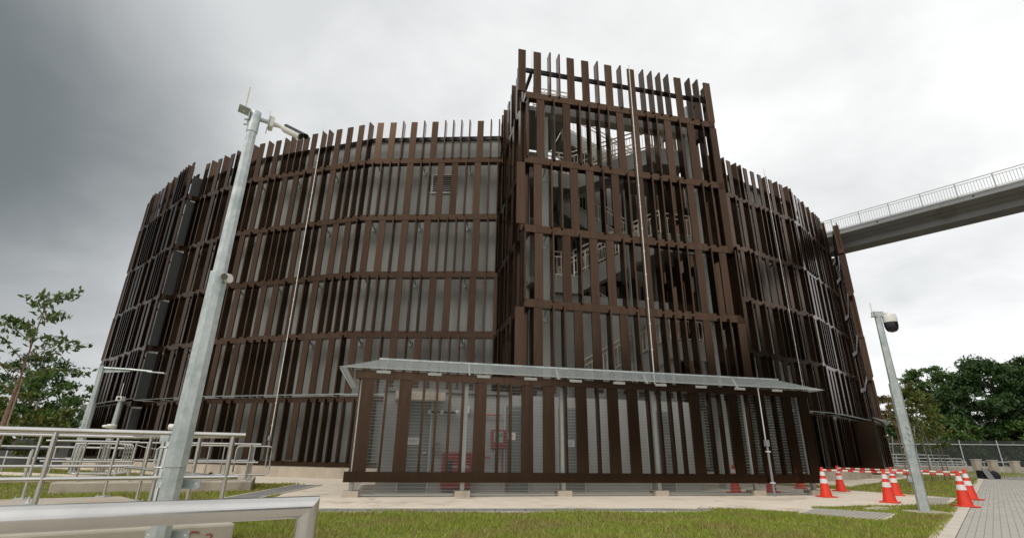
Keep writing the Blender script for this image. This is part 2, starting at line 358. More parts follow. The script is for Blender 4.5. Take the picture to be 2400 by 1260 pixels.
# ---- round building
CX, CY, RR = -1.75, 51.66, 30.8
bld = thing('round_building', 'large round building clad in rows of dark brown vertical fins over grey walls', 'building', (CX, CY, 0))
def pol(phi, rad): return Vector((CX + rad * math.sin(R(phi)), CY - rad * math.cos(R(phi)), 0))
FAC = [(-75, -60.5, .5), (-60.5, -46.5, .5), (-46.5, -32.3, .5), (-32.3, -23.5, 0), (-23.5, -10, 0), (-10, 3.5, 0), (3.5, 24, 0), (24, 37.5, 0), (37.5, 51, 0), (51, 63, .8), (63, 75, .8)]
fins = []; frames = []
for fi, (p0, p1, ex) in enumerate(FAC):
    a, b = pol(p0, RR + ex), pol(p1, RR + ex); ang = math.atan2(b.y - a.y, b.x - a.x); L = (b - a).length
    F = Frame(a, ang); frames.append((F, L, p0, p1, ex)); n = max(6, round(len(SEQ_A) * L / 7.24))
    for ri, (z0, z1) in enumerate(ROWS + [(.62, 2.95)]):
        seq = (SEQ_A if ri % 2 == 0 else SEQ_B); off = (fi * 5) % 14 if fi not in (4, 5) else (0 if fi == 5 else 3)
        s2 = (seq * 4)[off:off + n]
        if fi == 6 and ri == 4: continue
        for c, x in lay(s2, L): fins.append((F, c, x, z0, z1, fi))
    wp = 1 if fi in (0, 1, 9, 10) else 0
    mb = MB()
    for zc in BANDS: pass
    for zc in BANDS:
        m1 = MB(); F.box(m1, .0, L - .012, 0, .30, zc - BH, zc + BH); m1.build('band', 'fin_brown', bld)
    if fi != 6: m1 = MB(); F.box(m1, 0, L, .31, .40, 15.75, 15.95); m1.build('top_rail', 'dark_steel', bld)
    m1 = MB(); F.box(m1, .0, L - .012, 0, .26, 2.93, 3.14); m1.build('canopy_beam', 'fin_brown', bld)
    m1 = MB(); F.box(m1, .0, L - .012, .02, .26, .42, .60); m1.build('base_beam', 'fin_brown', bld)
    m1 = MB(); F.box(m1, -.06, L + .06, -.42, .75, 0, .40); m1.build('plinth', 'concrete_block', bld)
    # wire mesh ledge
    m1 = MB()
    A_, B_, C_, D_ = F.p(0, -.42, 3.17), F.p(L, -.42, 3.17), F.p(L, .1, 3.26), F.p(0, .1, 3.26)
    m1.quad(A_, B_, C_, D_); led = m1.build('mesh_ledge', 'mesh_roof', bld)
    m1 = MB()
    for k in range(int(L / .11)):
        x = k * .11 + .05; m1.bar(F.p(x, -.45, 3.175), F.p(x + .02, .08, 3.265), .016, .02)
    for k in range(5): m1.bar(F.p(0, -.42 + k * .12, 3.18 + k * .02), F.p(L, -.42 + k * .12, 3.18 + k * .02), .016)
    m1.build('ledge_wires', 'galv_wire', led, kind='stuff')
    if ex == 0 or fi in (1, 2, 9):
        m1 = MB(); m1.quad(F.p(0, .29, .6), F.p(L, .29, .6), F.p(L, .29, 2.93), F.p(0, .29, 2.93)); pnl = m1.build('mesh_panel', 'mesh_fine', bld)
        m1 = MB()
        for k in range(28): m1.bar(F.p(0, .285, .64 + k * .083), F.p(L, .285, .64 + k * .083), .007)
        m1.build('mesh_wires', 'galv_wire', pnl, kind='stuff')
    for zc in BANDS:
        for x in (.35, L * .36, L * .68):
            m1 = MB(); m1.bar(F.p(x, .3, zc - .02), F.p(x, .78, zc - .22), .05, .09)
            m1.obox(F.p(x - .07, .765, zc - .36), F.t * .14, F.i * .03, (0, 0, .22))
            if fi in (2, 3, 4, 5, 7, 8): m1.build('bracket', 'galvanised' if fi in (4, 5) else 'black_rubber', bld)
# inner wall with parapet, roof
ph = [q[0] for q in FAC] + [75] + list(range(90, 285, 15))
ring = []
for k, f_ in enumerate(ph): ring.append(pol(f_, RR - .74 - .1))
n = len(ring); WTOP = [16.08] * n; WTOP[6] = 14.9
for i in range(n):
    a, b = ring[i], ring[(i + 1) % n]; zt = WTOP[i]
    MB().quad((a.x, a.y, 0), (b.x, b.y, 0), (b.x, b.y, zt), (a.x, a.y, zt)).build('wall', 'wall_grey', bld)
MB().add([(q.x, q.y, 14.8) for q in ring], [tuple(range(n))]).build('roof', 'concrete_grey', bld)
for i in range(n):
    if i == 6: continue
    f0, f1 = ph[i], ph[(i + 1) % n] if i < n - 1 else 285
    a, b, c, d = pol(f0, RR - .72), pol(f1, RR - .72), pol(f1, RR - 1.15), pol(f0, RR - 1.15)
    MB().prism([tuple(q[:2]) for q in (a, b, c, d)], 16.07, 16.15).build('parapet_cap', 'wall_grey', bld)
    MB().quad(tuple(c[:2]) + (14.8,), tuple(d[:2]) + (14.8,), tuple(d[:2]) + (16.07,), tuple(c[:2]) + (16.07,)).build('parapet_inner', 'wall_grey', bld)
# wall joints: recessed panel seams proud strips on the facets in front
for fi in (3, 4, 5, 7, 8):
    F, L = frames[fi][:2]
# floor slabs inside are hidden; return panels at the two steps
for phi, rows in ((-32.3, ROWS),):
    a = pol(phi, RR + .5); b = pol(phi, RR - .1); d = (b - a).normalized(); sd_ = Vector((-d.y, d.x, 0)) * (.05)
    for z0, z1 in rows:
        MB().obox(a + d * .12 + Vector((0, 0, z0)), d * 1.15, sd_, (0, 0, z1 - z0 - .1 if z1 < 16 else 1.2)).build('return_panel', 'return_grey', bld)
    MB().obox(a + d * .12 + Vector((0, 0, .6)), d * 1.15, sd_, (0, 0, 2.2)).build('return_panel', 'return_grey', bld)
    for zc in BANDS + [3.03]:
        MB().obox(a + Vector((0, 0, zc - BH)), d * .5, sd_ * 2, (0, 0, 2 * BH)).build('return_band', 'fin_brown', bld)
def fin_rank(f_):
    F, c, x, z0, z1, fi = f_
    q = F.p(x, 0, (z0 + z1) / 2); v = Vector((0, 0, CAM_H)) - q; face = -F.i.dot(v.normalized())
    if fi == 6: return 1e3 + v.length
    return v.length / (.35 + max(face, 0))
fins.sort(key=fin_rank)
mb = MB()
for k, (F, c, x, z0, z1, fi) in enumerate(fins):
    if k < 300:
        q = F.p(x, 0, 0); inst('fin', fin_mesh(c, z0, z1), 'fin_brown', bld, q, F.a)
    else:
        if c == 'F': F.box(mb, x - FW / 2, x + FW / 2, .012, .075, z0 + .012, z1 - .012)
        else: F.box(mb, x - EW / 2, x + EW / 2, -.085, .27, z0 - .05, z1 + .11 if z1 < 16 else z1)
mb.build('far_fins', 'fin_brown_stuff', bld, kind='stuff')
# louvre vent in the wall
F, L = frames[5][:2]
vx = (pol(-10, RR) - Vector((-4.0, 0, 0))).x * -1
xv = 6.1 - 3.1 + .35
MBv = MB(); F.box(MBv, 3.05, 4.25, .80, .86, 13.05, 14.0); vent = MBv.build('louvre_vent', 'dark_steel', bld)
m1 = MB(); 
for a_ in ((3.0, 3.06), (4.24, 4.30)): F.box(m1, *a_, .76, .83, 13.0, 14.05)
F.box(m1, 3.06, 4.24, .76, .83, 13.0, 13.05); F.box(m1, 3.06, 4.24, .76, .83, 14.0, 14.05); m1.build('vent_frame', 'galv_post', vent)
for k in range(8):
    m1 = MB(); m1.obox(F.p(3.06, .765, 13.07 + k * .117), F.t * 1.18, F.i * .05 + Vector((0, 0, .05)), (0, 0, .018)); m1.build('slat', 'galv_post', vent)
# lightning down conductors of the round building
def conductor(F, x, z0, z1, parent, y=-.11):
    m1 = MB(); F.box(m1, x - .016, x + .016, y - .012, y, z0, z1); c = m1.build('lightning_conductor', 'strip_white', parent)
    z = z0 + .4
    while z < z1:
        m1 = MB(); F.box(m1, x - .028, x + .028, y - .02, y - .002, z, z + .05); m1.build('clip', 'strip_white', c); z += .9
F4, L4 = frames[4][:2]
xc = 4.55
conductor(F4, xc, 1.55, 16.75, bld, -.46)
m1 = MB(); F4.box(m1, xc - .055, xc + .055, -.53, -.44, 1.38, 1.56); m1.build('junction_box', 'conduit_grey', bld)
m1 = MB(); m1.tube([F4.p(xc, -.47, .40), F4.p(xc, -.47, 1.38)], .032, 8); m1.build('conduit', 'conduit_grey', bld, True)
F7, L7 = frames[7][:2]
conductor(F7, 4.1, .6, 16.75, bld, -.46)
# plinth weep pipes
for x in (1.9, 3.9): m1 = MB(); m1.tube([frames[4][0].p(x, -.55, .06), frames[4][0].p(x, -.44, .06)], .045, 8); m1.build('weep_pipe', 'black_rubber', bld)

# ---- stair tower
TA = R(12.4); T = Frame((.42, 16.0), TA); TL = 8.28
tw = thing('stair_tower', 'open stair tower with brown fins projecting in front of the round building', 'tower', (.42, 16.0, 0))
TB = [5.77, 8.50, 11.30, 14.22]
TR = [(2.9, 5.77 - BH), (5.77 + BH, 8.5 - BH), (8.5 + BH, 11.3 - BH), (11.3 + BH, 14.22 - BH), (14.22 + BH, 16.42)]
S1 = 'FFeeFFeFeFeeeeFeeF'; S2 = 'eFeFeeeeFFeeFeFeF'; S4 = 'eFeFeFFeeFeeeeFeFe'
for seq, (z0, z1), x0 in ((S1, TR[0], -.3), (S4, TR[1], -.02), (S1, TR[2], -.3), (S2, TR[3], .05), (S1, TR[4], -.3)):
    ws = [FW if c == 'F' else EW for c in seq]; gap = (TL + .05 - x0 - sum(ws)) / (len(seq) - 1); x = x0
    for c, w_ in zip(seq, ws):
        inst('fin', fin_mesh(c, z0, z1), 'fin_brown', tw, T.p(x + w_ / 2, 0, 0), TA); x += w_ + gap
for zc in TB:
    m1 = MB(); T.box(m1, 0, TL, 0, .28, zc - BH, zc + BH); m1.build('band', 'fin_brown', tw)
m1 = MB(); T.box(m1, .1, TL - .1, .31, .41, 15.62, 15.80); m1.build('top_rail', 'dark_steel', tw)
DEP = 5.3
SL = Frame(T.p(0, DEP, 0)[:2], TA - R(90)); SR = Frame(T.p(TL, 0, 0)[:2], TA + R(90))
for F, nm in ((SL, 'l'), (SR, 'r')):
    for ri, (z0, z1) in enumerate(TR):
        for c, x in lay('eFeeFFeFeFee'[ri % 3:][:9], DEP - .3, .05):
            inst('fin', fin_mesh(c, z0, z1), 'fin_brown', tw, F.p(x, 0, 0), F.a)
    for zc in TB:
        m1 = MB(); F.box(m1, .0, DEP - .31, .02, .26, zc - BH, zc + BH); m1.build('band', 'fin_brown', tw)
    m1 = MB(); F.box(m1, .0, DEP - .5, .31, .41, 15.60, 15.78); m1.build('top_rail', 'dark_steel', tw)
# structure of the stair
def tbox(name, m, *a, parent=None, **k):
    m1 = MB(); T.box(m1, *a); return m1.build(name, m, parent or tw, **k)
for x, y in ((.75, .75), (7.25, .75), (.75, 4.3), (7.25, 4.3)):
    tbox('column', 'wall_grey', x, x + .38, y, y + .38, 0, 13.9 if y < 1 else (13.9 if x < 3 else 11.4))
tbox('ring_beam', 'wall_grey', .72, 7.68, .72, 1.15, 14.08, 14.55)
tbox('lift_wall', 'wall_grey', .45, 2.2, 4.6, 4.85, 0, 14.75)
tbox('lower_wall', 'wall_grey', 1.2, 6.0, 1.15, 1.35, 2.85, 6.55)
tbox('side_wall', 'wall_grey', .42, .60, 1.6, 4.6, 0, 11.3)
tbox('rear_wall', 'concrete_grey', 2.2, 7.6, 5.0, 5.2, 0, 11.2)
# roof hut corner posts rising through the open top storey
for x, y in ((.62, .62), (7.5, .62)): tbox('roof_post', 'galvanised', x, x + .13, y + .1, y + .23, 14.56, 15.6)
tbox('down_pipe', 'galv_post', 4.27, 4.41, .75, .89, 2.9, 11.0)
def stair_rail(parent, a, b, n_post, up_=Vector((0, 0, 1)), m='stair_rail'):
    a, b = Vector(a), Vector(b); root_ = None
    rr = MB().bar(a + up_ * 1.02, b + up_ * 1.02, .045, .045).build('railing', m, parent)
    for h in (.82, .12): MB().bar(a + up_ * h, b + up_ * h, .045, .045).build('rail', m, rr)
    for k in range(n_post):
        q = a.lerp(b, k / (n_post - 1)); m1 = MB(); m1.bar(q, q + up_ * 1.02, .045); m1.build('post', m, rr)
    m1 = MB(); nb = int((b - a).length / .16)
    for k in range(1, nb):
        q = a.lerp(b, k / nb); m1.bar(q + up_ * .12, q + up_ * .82, .018)
    m1.build('balusters', m, rr, kind='stuff')
LZ = [2.8, 7.05, 11.35, 15.0]; RZ = [4.95, 9.2, 13.2]
for z in LZ:
    if z > 14: tbox('landing', 'concrete_grey', .5, 2.35, 1.6, 4.5, z - .22, z); break
    tbox('landing', 'concrete_grey', .46, 2.15, .95, 4.4, z - .22, z)
    if z > 3: tbox('landing_edge', 'wall_grey', 1.15, 2.15, .92, 1.04, z - .52, z + .12)
    if z > 3: stair_rail(tw, T.p(1.15, .98, z + .05), T.p(2.15, .98, z + .05), 3)
for z in RZ:
    tbox('landing', 'concrete_grey', 5.85, 7.7, .95, 4.4, z - .22, z)
    tbox('landing_edge', 'wall_grey', 5.85, 7.2, .92, 1.04, z - .62, z + .1)
    stair_rail(tw, T.p(5.85, .98, z + .05), T.p(7.2, .98, z + .05), 4)
def flight(x0, z0, x1, z1, y0, y1):
    d = T.p(x1, y0, z1) - T.p(x0, y0, z0)
    m1 = MB(); m1.obox(T.p(x0, y0, z0 - .55), d, T.i * .12, (0, 0, .72)); m1.build('stringer', 'wall_grey', tw)
    m1 = MB(); m1.obox(T.p(x0, y1 - .12, z0 - .55), d, T.i * .12, (0, 0, .72)); m1.build('stringer', 'wall_grey', tw)
    m1 = MB(); m1.obox(T.p(x0, y0 + .12, z0 - .42), d, T.i * (y1 - y0 - .24), (0, 0, .2)); fl = m1.build('flight', 'concrete_grey', tw)
    ns = 12
    for k in range(ns):
        xa = x0 + (x1 - x0) * k / ns; xb = x0 + (x1 - x0) * (k + 1) / ns; zt = z0 + (z1 - z0) * (k + 1) / ns
        m1 = MB(); T.box(m1, min(xa, xb), max(xa, xb), y0 + .12, y1 - .12, zt - .35, zt - .05); m1.build('step', 'concrete_grey', fl)
    stair_rail(tw, T.p(x0, y0 + .06, z0 + .17), T.p(x1, y0 + .06, z1 + .17), 5)
    stair_rail(tw, T.p(x0, y1 - .06, z0 + .17), T.p(x1, y1 - .06, z1 + .17), 5)
for k in range(3):
    flight(2.15, LZ[k], 5.85, RZ[k], .95, 2.25)
flight(5.85, RZ[0], 2.15, LZ[1], 2.75, 4.1); flight(5.85, RZ[1], 2.15, LZ[2], 2.75, 4.1); flight(5.85, RZ[2], 2.4, 14.9, 2.75, 4.1)
stair_rail(tw, T.p(.75, 1.64, 15.0), T.p(2.3, 1.64, 15.0), 4)
# bracket plates at the fins' back
for zc in TB:
    for x in (.9, 7.4):
        m1 = MB(); m1.bar(T.p(x, .28, zc - .02), T.p(x, .76, zc - .2), .05, .09); m1.obox(T.p(x - .1, .73, zc - .42), T.t * .2, T.i * .02, (0, 0, .3)); m1.build('bracket', 'galvanised', tw)
conductor(T, 4.46, 3.1, 16.5, tw, -.10)
for x, z in ((.35, 15.9), (7.9, 16.0)):
    m1 = MB(); m1.tube([T.p(x, .36, 15.7), T.p(x, .36, z + .95)], [.012, .006], 5); m1.build('lightning_rod', 'galv_post', tw)

# ---- mesh enclosure in front
EA = R(12.9); E_ = Frame((-3.9, 13.17), EA); EL = 13.72
en = thing('mesh_enclosure', 'low wire mesh enclosure with brown fins and sloping mesh roof in front of the tower', 'enclosure', (-3.9, 13.17, 0))
def ebox(name, m, *a, parent=None, **k):
    m1 = MB(); E_.box(m1, *a); return m1.build(name, m, parent or en, **k)
ebox('bottom_beam', 'fin_brown', -.12, EL, -.04, .10, .35, .59)
ebox('top_beam', 'fin_brown', -.12, EL, -.04, .12, 2.84, 3.04)
seq = 'FeFeeeeFeeFFeFeFFeeeeFeeFeFeFF'
ws = [.325 if c == 'F' else EW for c in seq]; gap = (EL - .12 - sum(ws)) / (len(seq) - 1); x = .06
fmF = MB().box(-.1625, .1625, .0, .07, .592, 2.838).mesh('fin'); fme = MB().box(-EW / 2, EW / 2, -.075, .095, .57, 2.88).mesh('fin')
for c, w_ in zip(seq, ws):
    inst('fin', fmF if c == 'F' else fme, 'fin_brown', en, E_.p(x + w_ / 2, 0, 0), EA); x += w_ + gap
EDEP = 4.6
for xx, s_ in ((-.02, -1), (EL, 1)):
    Fs = Frame(E_.p(xx, EDEP if s_ < 0 else 0, 0)[:2], EA - s_ * -R(90) if False else (EA - R(90) if s_ < 0 else EA + R(90)))
    for c, x in lay('FeFeFeeFF' if s_ < 0 else 'FFeeFeFeF', EDEP - .2, .15): inst('fin', fmF if c == 'F' else fme, 'fin_brown', en, Fs.p(x, 0, 0), Fs.a)
    m1 = MB(); Fs.box(m1, .14, EDEP - .14, -.02, .1, .35, .59); m1.build('bottom_beam', 'fin_brown', en)
    m1 = MB(); Fs.box(m1, .14, EDEP - .14, -.02, .1, 2.84, 3.04); m1.build('top_beam', 'fin_brown', en)
    m1 = MB(); m1.quad(Fs.p(0, .14, .05), Fs.p(EDEP, .14, .05), Fs.p(EDEP, .14, 3.0), Fs.p(0, .14, 3.0)); pn = m1.build('mesh_panel', 'mesh_fine', en)
    m1 = MB()
    for k in range(36): m1.bar(Fs.p(0, .135, .08 + k * .081), Fs.p(EDEP, .135, .08 + k * .081), .006)
    m1.build('mesh_wires', 'galv_wire', pn, kind='stuff')
PX = [.02, 2.76, 5.5, 8.33, 11.45, 13.45]
for x in PX:
    ebox('post', 'galv_post', x, x + .11, .16, .27, .14, 2.95)
    ebox('footing', 'concrete_block', x - .14, x + .25, .02, .42, 0, .15, bevel=.012)
for a, b in zip(PX[:-1], PX[1:]):
    m1 = MB(); m1.quad(E_.p(a + .11, .2, .04), E_.p(b, .2, .04), E_.p(b, .2, 2.95), E_.p(a + .11, .2, 2.95)); pn = m1.build('mesh_panel', 'mesh_fine', en)
    m1 = MB()
    for k in range(36): m1.bar(E_.p(a + .11, .195, .07 + k * .081), E_.p(b, .195, .07 + k * .081), .0065)
    m1.build('mesh_wires', 'galv_wire', pn, kind='stuff')
    ebox('mesh_sill', 'galv_wire', a + .25, b - .14, .17, .22, .03, .07)
# sloping mesh roof: front, left and right slopes
def roof_panel(quad_, n_long, pitch):
    a, b, c, d = [Vector(q) for q in quad_]     # a-b eave, d-c ridge
    pn = MB().quad(a, b, c, d).build('roof_mesh', 'mesh_roof', en)
    m1 = MB()
    for k in range(n_long + 1):
        t = k / n_long; m1.bar(a.lerp(d, t), b.lerp(c, t), .008 if 0 < k < n_long else .016)
    n = int((b - a).length / pitch); d0 = (b - a).normalized()
    for k in range(n + 1):
        q = a.lerp(b, k / n); s1 = (q - a).length; tt = 1.0
        top = d.lerp(c, min(max(((q - d).dot(d0)) / max((c - d).length, .01), 0), 1))
        tpr = q.lerp(top, .12); m1.bar(q - (top - q).normalized() * .05, tpr, .012, .012)
    m1.build('roof_wires', 'galv_wire', pn, kind='stuff')
    return pn
zE, zR = 3.07, 3.42
roof_panel([E_.p(-.48, -.30, zE), E_.p(14.02, -.30, zE), E_.p(13.1, .5, zR), E_.p(.45, .5, zR)], 12, .07)
roof_panel([E_.p(-.48, EDEP, zE), E_.p(-.48, -.30, zE), E_.p(.45, .5, zR), E_.p(.45, EDEP, zR)], 10, .07)
roof_panel([E_.p(14.02, -.30, zE), E_.p(14.02, EDEP, zE), E_.p(13.1, EDEP, zR), E_.p(13.1, .5, zR)], 10, .07)
m1 = MB(); m1.bar(E_.p(.42, .5, zR + .02), E_.p(13.12, .5, zR + .02), .07, .05); m1.build('ridge_rail', 'galvanised', en)
for x in np.arange(.4, 13.6, 1.33):
    ebox('eave_clip', 'galv_post', x, x + .36, -.075, -.045, 2.98, 3.05)
for x in (2.9, 5.5, 8.3, 11.4):
    m1 = MB(); m1.bar(E_.p(x, .2, 2.96), E_.p(x, .5, zR - .02), .05, .05); m1.build('roof_strut', 'galv_post', en)
# rooms behind the mesh: a thing of its own
rm = thing('plant_room', 'grey plant room wall with doors behind the wire mesh of the enclosure', 'building', tuple(E_.p(6, 1.7, 0)))
def rbox(name, m, *a, parent=None, **k):
    m1 = MB(); E_.box(m1, *a); return m1.build(name, m, parent or rm, **k)
rbox('wall', 'wall_panel', .62, 10.6, 1.62, 1.80, 0, 2.72)
rbox('end_wall', 'wall_panel', .62, .78, 1.81, 4.6, 0, 2.72)
rbox('roof_slab', 'concrete_grey', .60, 4.3, 1.55, 4.7, 2.722, 2.80)
rbox('door_canopy', 'concrete_pale', .95, 2.35, 1.10, 1.60, 2.45, 2.68)
for x0, x1, lv in ((1.22, 2.0, 0), (4.25, 4.95, 1), (5.9, 6.7, 0), (8.9, 9.7, 1)):
    dr = rbox('door', 'door_grey', x0, x1, 1.58, 1.615, .06, 2.40)
    rbox('door_frame', 'galv_post', x0 - .05, x0 - .005, 1.575, 1.617, .0, 2.45, parent=dr); rbox('door_frame', 'galv_post', x1 + .005, x1 + .05, 1.575, 1.617, .0, 2.45, parent=dr)
    rbox('door_handle', 'stainless', x1 - .16, x1 - .06, 1.54, 1.57, 1.02, 1.05, parent=dr)
    if lv:
        for k in range(9): rbox('louvre', 'conduit_grey', x0 + .08, x1 - .08, 1.555, 1.578, 1.75 + k * .06, 1.785 + k * .06, parent=dr)
rbox('wall_lamp', 'paper_white', 3.0, 3.12, 1.5, 1.615, 2.15, 2.35)
# signs
def sign(label, x, z, w_, h, lines, size, y=1.57, cat='sign'):
    rt_ = thing('door_sign', label, cat, tuple(E_.p(x + w_ / 2, y, z)))
    rbox('plate', 'paper_white', x, x + w_, y - .012, y, z, z + h, parent=rt_)
    if lines: letters('lettering', lines, size, 'ink', rt_, E_.p(x + w_ / 2, y - .0155, z + h / 2), EA)
    return rt_
sign('white SOLAR PV ROOM sign on the leftmost door behind the mesh', 1.37, 1.25, .38, .19, 'SOLAR PV\nROOM', .062)
sign('white WATER QUALITY ROOM sign on a door right of the second white post', 6.12, 1.26, .28, .20, 'WATER\nQUALITY\nROOM 1', .052)
sg = sign('white paper notice with an orange mark on the mesh beside the red alarm panel', 4.00, 1.40, .21, .19, None, .05, y=.19)
m1 = MB(); m1.add([E_.p(4.05, .1755, 1.485), E_.p(4.17, .1755, 1.485), E_.p(4.13, .1755, 1.51), E_.p(4.13, .1755, 1.54), E_.p(4.05, .1755, 1.545)], [(0, 1, 2, 3, 4)]); m1.build('orange_mark', 'orange_ink', sg)
# hose reel cabinet, alarm valve panel, pipes, isolator
hr = thing('hose_reel_cabinet', 'red fire hose reel cabinet behind the mesh beside a white post', 'cabinet', tuple(E_.p(2.8, 1.5, 0)))
rbox('cabinet', 'red_cabinet', 2.40, 3.22, 1.36, 1.60, .10, 1.06, parent=hr, bevel=.008)
rbox('door_panel', 'red_cabinet', 2.44, 3.18, 1.345, 1.358, .14, 1.02, parent=hr)
rbox('dark_window', 'ink', 2.52, 2.68, 1.338, 1.344, .3, .86, parent=hr)
letters('lettering', 'FIRE\nHOSE REEL', .105, 'paper_white', hr, E_.p(2.93, 1.341, .72), EA)
letters('lettering', 'BREAK GLASS\nTURN KEY\nTO OPEN', .038, 'paper_white', hr, E_.p(2.98, 1.341, .45), EA)
ap = thing('alarm_panel', 'red alarm panel with a pale dial window behind the mesh', 'panel', tuple(E_.p(4.05, 1.55, 1.2)))
rbox('case', 'red_cabinet', 3.80, 4.24, 1.42, 1.60, 1.18, 1.70, parent=ap, bevel=.01)
rbox('dial_window', 'dial_glass', 3.86, 4.14, 1.40, 1.418, 1.34, 1.64, parent=ap, bevel=.03)
for k in range(4): rbox('dial_mark', 'ink', 3.90 + k * .06, 3.92 + k * .06, 1.394, 1.399, 1.50, 1.60, parent=ap)
rbox('bell', 'paper_white', 3.90, 3.99, 1.5, 1.6, 1.02, 1.12, parent=ap)
pp = thing('sprinkler_pipe', 'thin red sprinkler pipe running down the wall left of the alarm panel', 'pipe', tuple(E_.p(3.45, 1.55, 0)))
m1 = MB(); m1.tube([E_.p(3.45, 1.55, 2.2), E_.p(3.45, 1.55, .98), E_.p(3.5, 1.55, .94), E_.p(3.8, 1.55, .94)], .025, 8); m1.build('pipe', 'red_pipe', pp, True)
m1 = MB(); m1.tube([E_.p(3.45, 1.55, 2.12), E_.p(4.1, 1.55, 2.12)], .022, 8); m1.build('branch', 'red_pipe', pp, True)
m1 = MB(); m1.tube([E_.p(4.16, 1.55, 1.18), E_.p(4.16, 1.55, .45), E_.p(4.3, 1.45, .2), E_.p(4.3, 1.45, .02)], .018, 8); m1.build('drain_pipe', 'red_pipe', pp, True)
iso = thing('isolator_box', 'small grey isolator box with conduit on the wall right of the leftmost door', 'box', tuple(E_.p(2.2, 1.57, 1.1)))
rbox('box', 'door_grey', 2.13, 2.30, 1.53, 1.617, 1.02, 1.32, parent=iso); m1 = MB(); m1.tube([E_.p(2.2, 1.6, 1.33), E_.p(2.2, 1.6, 2.2)], .014, 6); m1.build('conduit', 'galv_post', iso)
lt = thing('strip_light', 'slim wall light bracket above the leftmost door', 'lamp', tuple(E_.p(2, 1.5, 2.15)))
m1 = MB(); m1.tube([E_.p(1.9, 1.5, 2.16), E_.p(2.75, 1.5, 2.16)], .03, 8); m1.build('tube', 'dark_steel', lt, True)
for x in (1.95, 2.3, 2.75): m1 = MB(); m1.tube([E_.p(x, 1.5, 2.18), E_.p(x, 1.4, 2.12)], .05, 10); m1.build('lamp_head', 'paper_white', lt, True)
# conduit and conductor on the enclosure's right part
cp = thing('earthing_conduit', 'grey conduit with junction box and thin white lightning strip on the enclosure front', 'conduit', tuple(E_.p(11.85, -.1, 0)))
m1 = MB(); m1.tube([E_.p(11.83, -.13, 0.0), E_.p(11.83, -.13, 1.36)], .034, 10); m1.build('conduit', 'conduit_grey', cp, True)
ebox('junction_box', 'conduit_grey', 11.77, 11.89, -.17, -.08, 1.36, 1.54, parent=cp)
ebox('lightning_conductor', 'strip_white', 11.815, 11.845, -.105, -.09, 1.54, 3.06, parent=cp)
for z in (.35, 1.2): ebox('clip', 'paper_white', 11.77, 11.89, -.17, -.09, z, z + .03, parent=cp)

# ---- far right ground bay
bay = thing('mesh_bay', 'small brown finned mesh bay at the foot of the round building, far right', 'enclosure', (22.2, 31.2, 0))
Bf = Frame((20.45, 29.15), math.atan2(3.85, 3.35)); BL = 5.1
for c, x in lay('FFeFeFeFF', BL): inst('fin', fmF if c == 'F' else fme, 'fin_brown', bay, Bf.p(x, 0, 0), Bf.a)
for z0, z1 in ((.35, .59), (2.84, 3.04)): m1 = MB(); Bf.box(m1, -.1, BL + .1, -.03, .1, z0, z1); m1.build('beam', 'fin_brown', bay)
m1 = MB(); m1.quad(Bf.p(0, .14, .1), Bf.p(BL, .14, .1), Bf.p(BL, .14, 3), Bf.p(0, .14, 3)); pn = m1.build('mesh_panel', 'mesh_fine', bay)
m1 = MB()
for k in range(30): m1.bar(Bf.p(0, .135, .5 + k * .081), Bf.p(BL, .135, .5 + k * .081), .007)
m1.build('mesh_wires', 'galv_wire', pn, kind='stuff')
for xx in (0, BL): m1 = MB(); Bf.box(m1, xx - .04, xx + .04, .12, 1.5, .35, 3.02); m1.build('end_panel', 'fin_brown', bay)
m1 = MB(); Bf.box(m1, -.15, BL + .15, -.2, 1.4, 0, .2); m1.build('plinth', 'concrete_block', bay)
m1 = MB(); m1.quad(Bf.p(-.35, -.3, 3.08), Bf.p(BL + .35, -.3, 3.08), Bf.p(BL + .1, .5, 3.3), Bf.p(-.1, .5, 3.3)); pn = m1.build('roof_mesh', 'mesh_roof', bay)
m1 = MB()
for k in range(60): m1.bar(Bf.p(-.35 + k * .097, -.34, 3.075), Bf.p(-.33 + k * .096, .0, 3.18), .014)
m1.build('roof_wires', 'galv_wire', pn, kind='stuff')

# ---- link bridge
BP = Vector((23.66, 34.66, 17.0)); BD = Vector((.59, -.80, -.03)).normalized()
BN = Vector((-BD.y, BD.x, 0)).normalized()      # away from the camera, to the right
br = thing('link_bridge', 'grey concrete footbridge with railing leaving the round building to the right', 'bridge', tuple(BP))
sec = [(0, 0), (0, -.42), (.95, -.80), (.95, -1.22), (2.25, -1.22), (2.25, -.80), (3.2, -.42), (3.2, 0)]
def bp(s_, off, z): return BP + BD * s_ + BN * off + Vector((0, 0, z))
s0, s1 = -4.5, 34
names = ['fascia', 'haunch', 'girder', 'soffit', 'girder', 'haunch', 'fascia', 'deck']
mb = MB(); n = len(sec)
mb.add([bp(s0, *q) for q in sec] + [bp(s1, *q) for q in sec], [(i, (i + 1) % n, n + (i + 1) % n, n + i) for i in range(n)] + [tuple(range(n)), tuple(range(2 * n - 1, n - 1, -1))])
deck = mb.build('deck', 'bridge_concrete', br)
for off, z in ((-.006, -.14), (-.006, -.40), (.45, -.608), (.944, -.86)):
    m1 = MB(); m1.bar(bp(s0, off, z), bp(s1, off, z), .012, .014); m1.build('drip_groove', 'dark_steel', deck)
for s_ in np.arange(3.5, 30, 5.2):
    m1 = MB(); m1.tube([bp(s_, -.05, -.2), bp(s_, .02, -.2)], .05, 8); m1.build('weep_hole', 'black_rubber', deck)
dk = 1.83
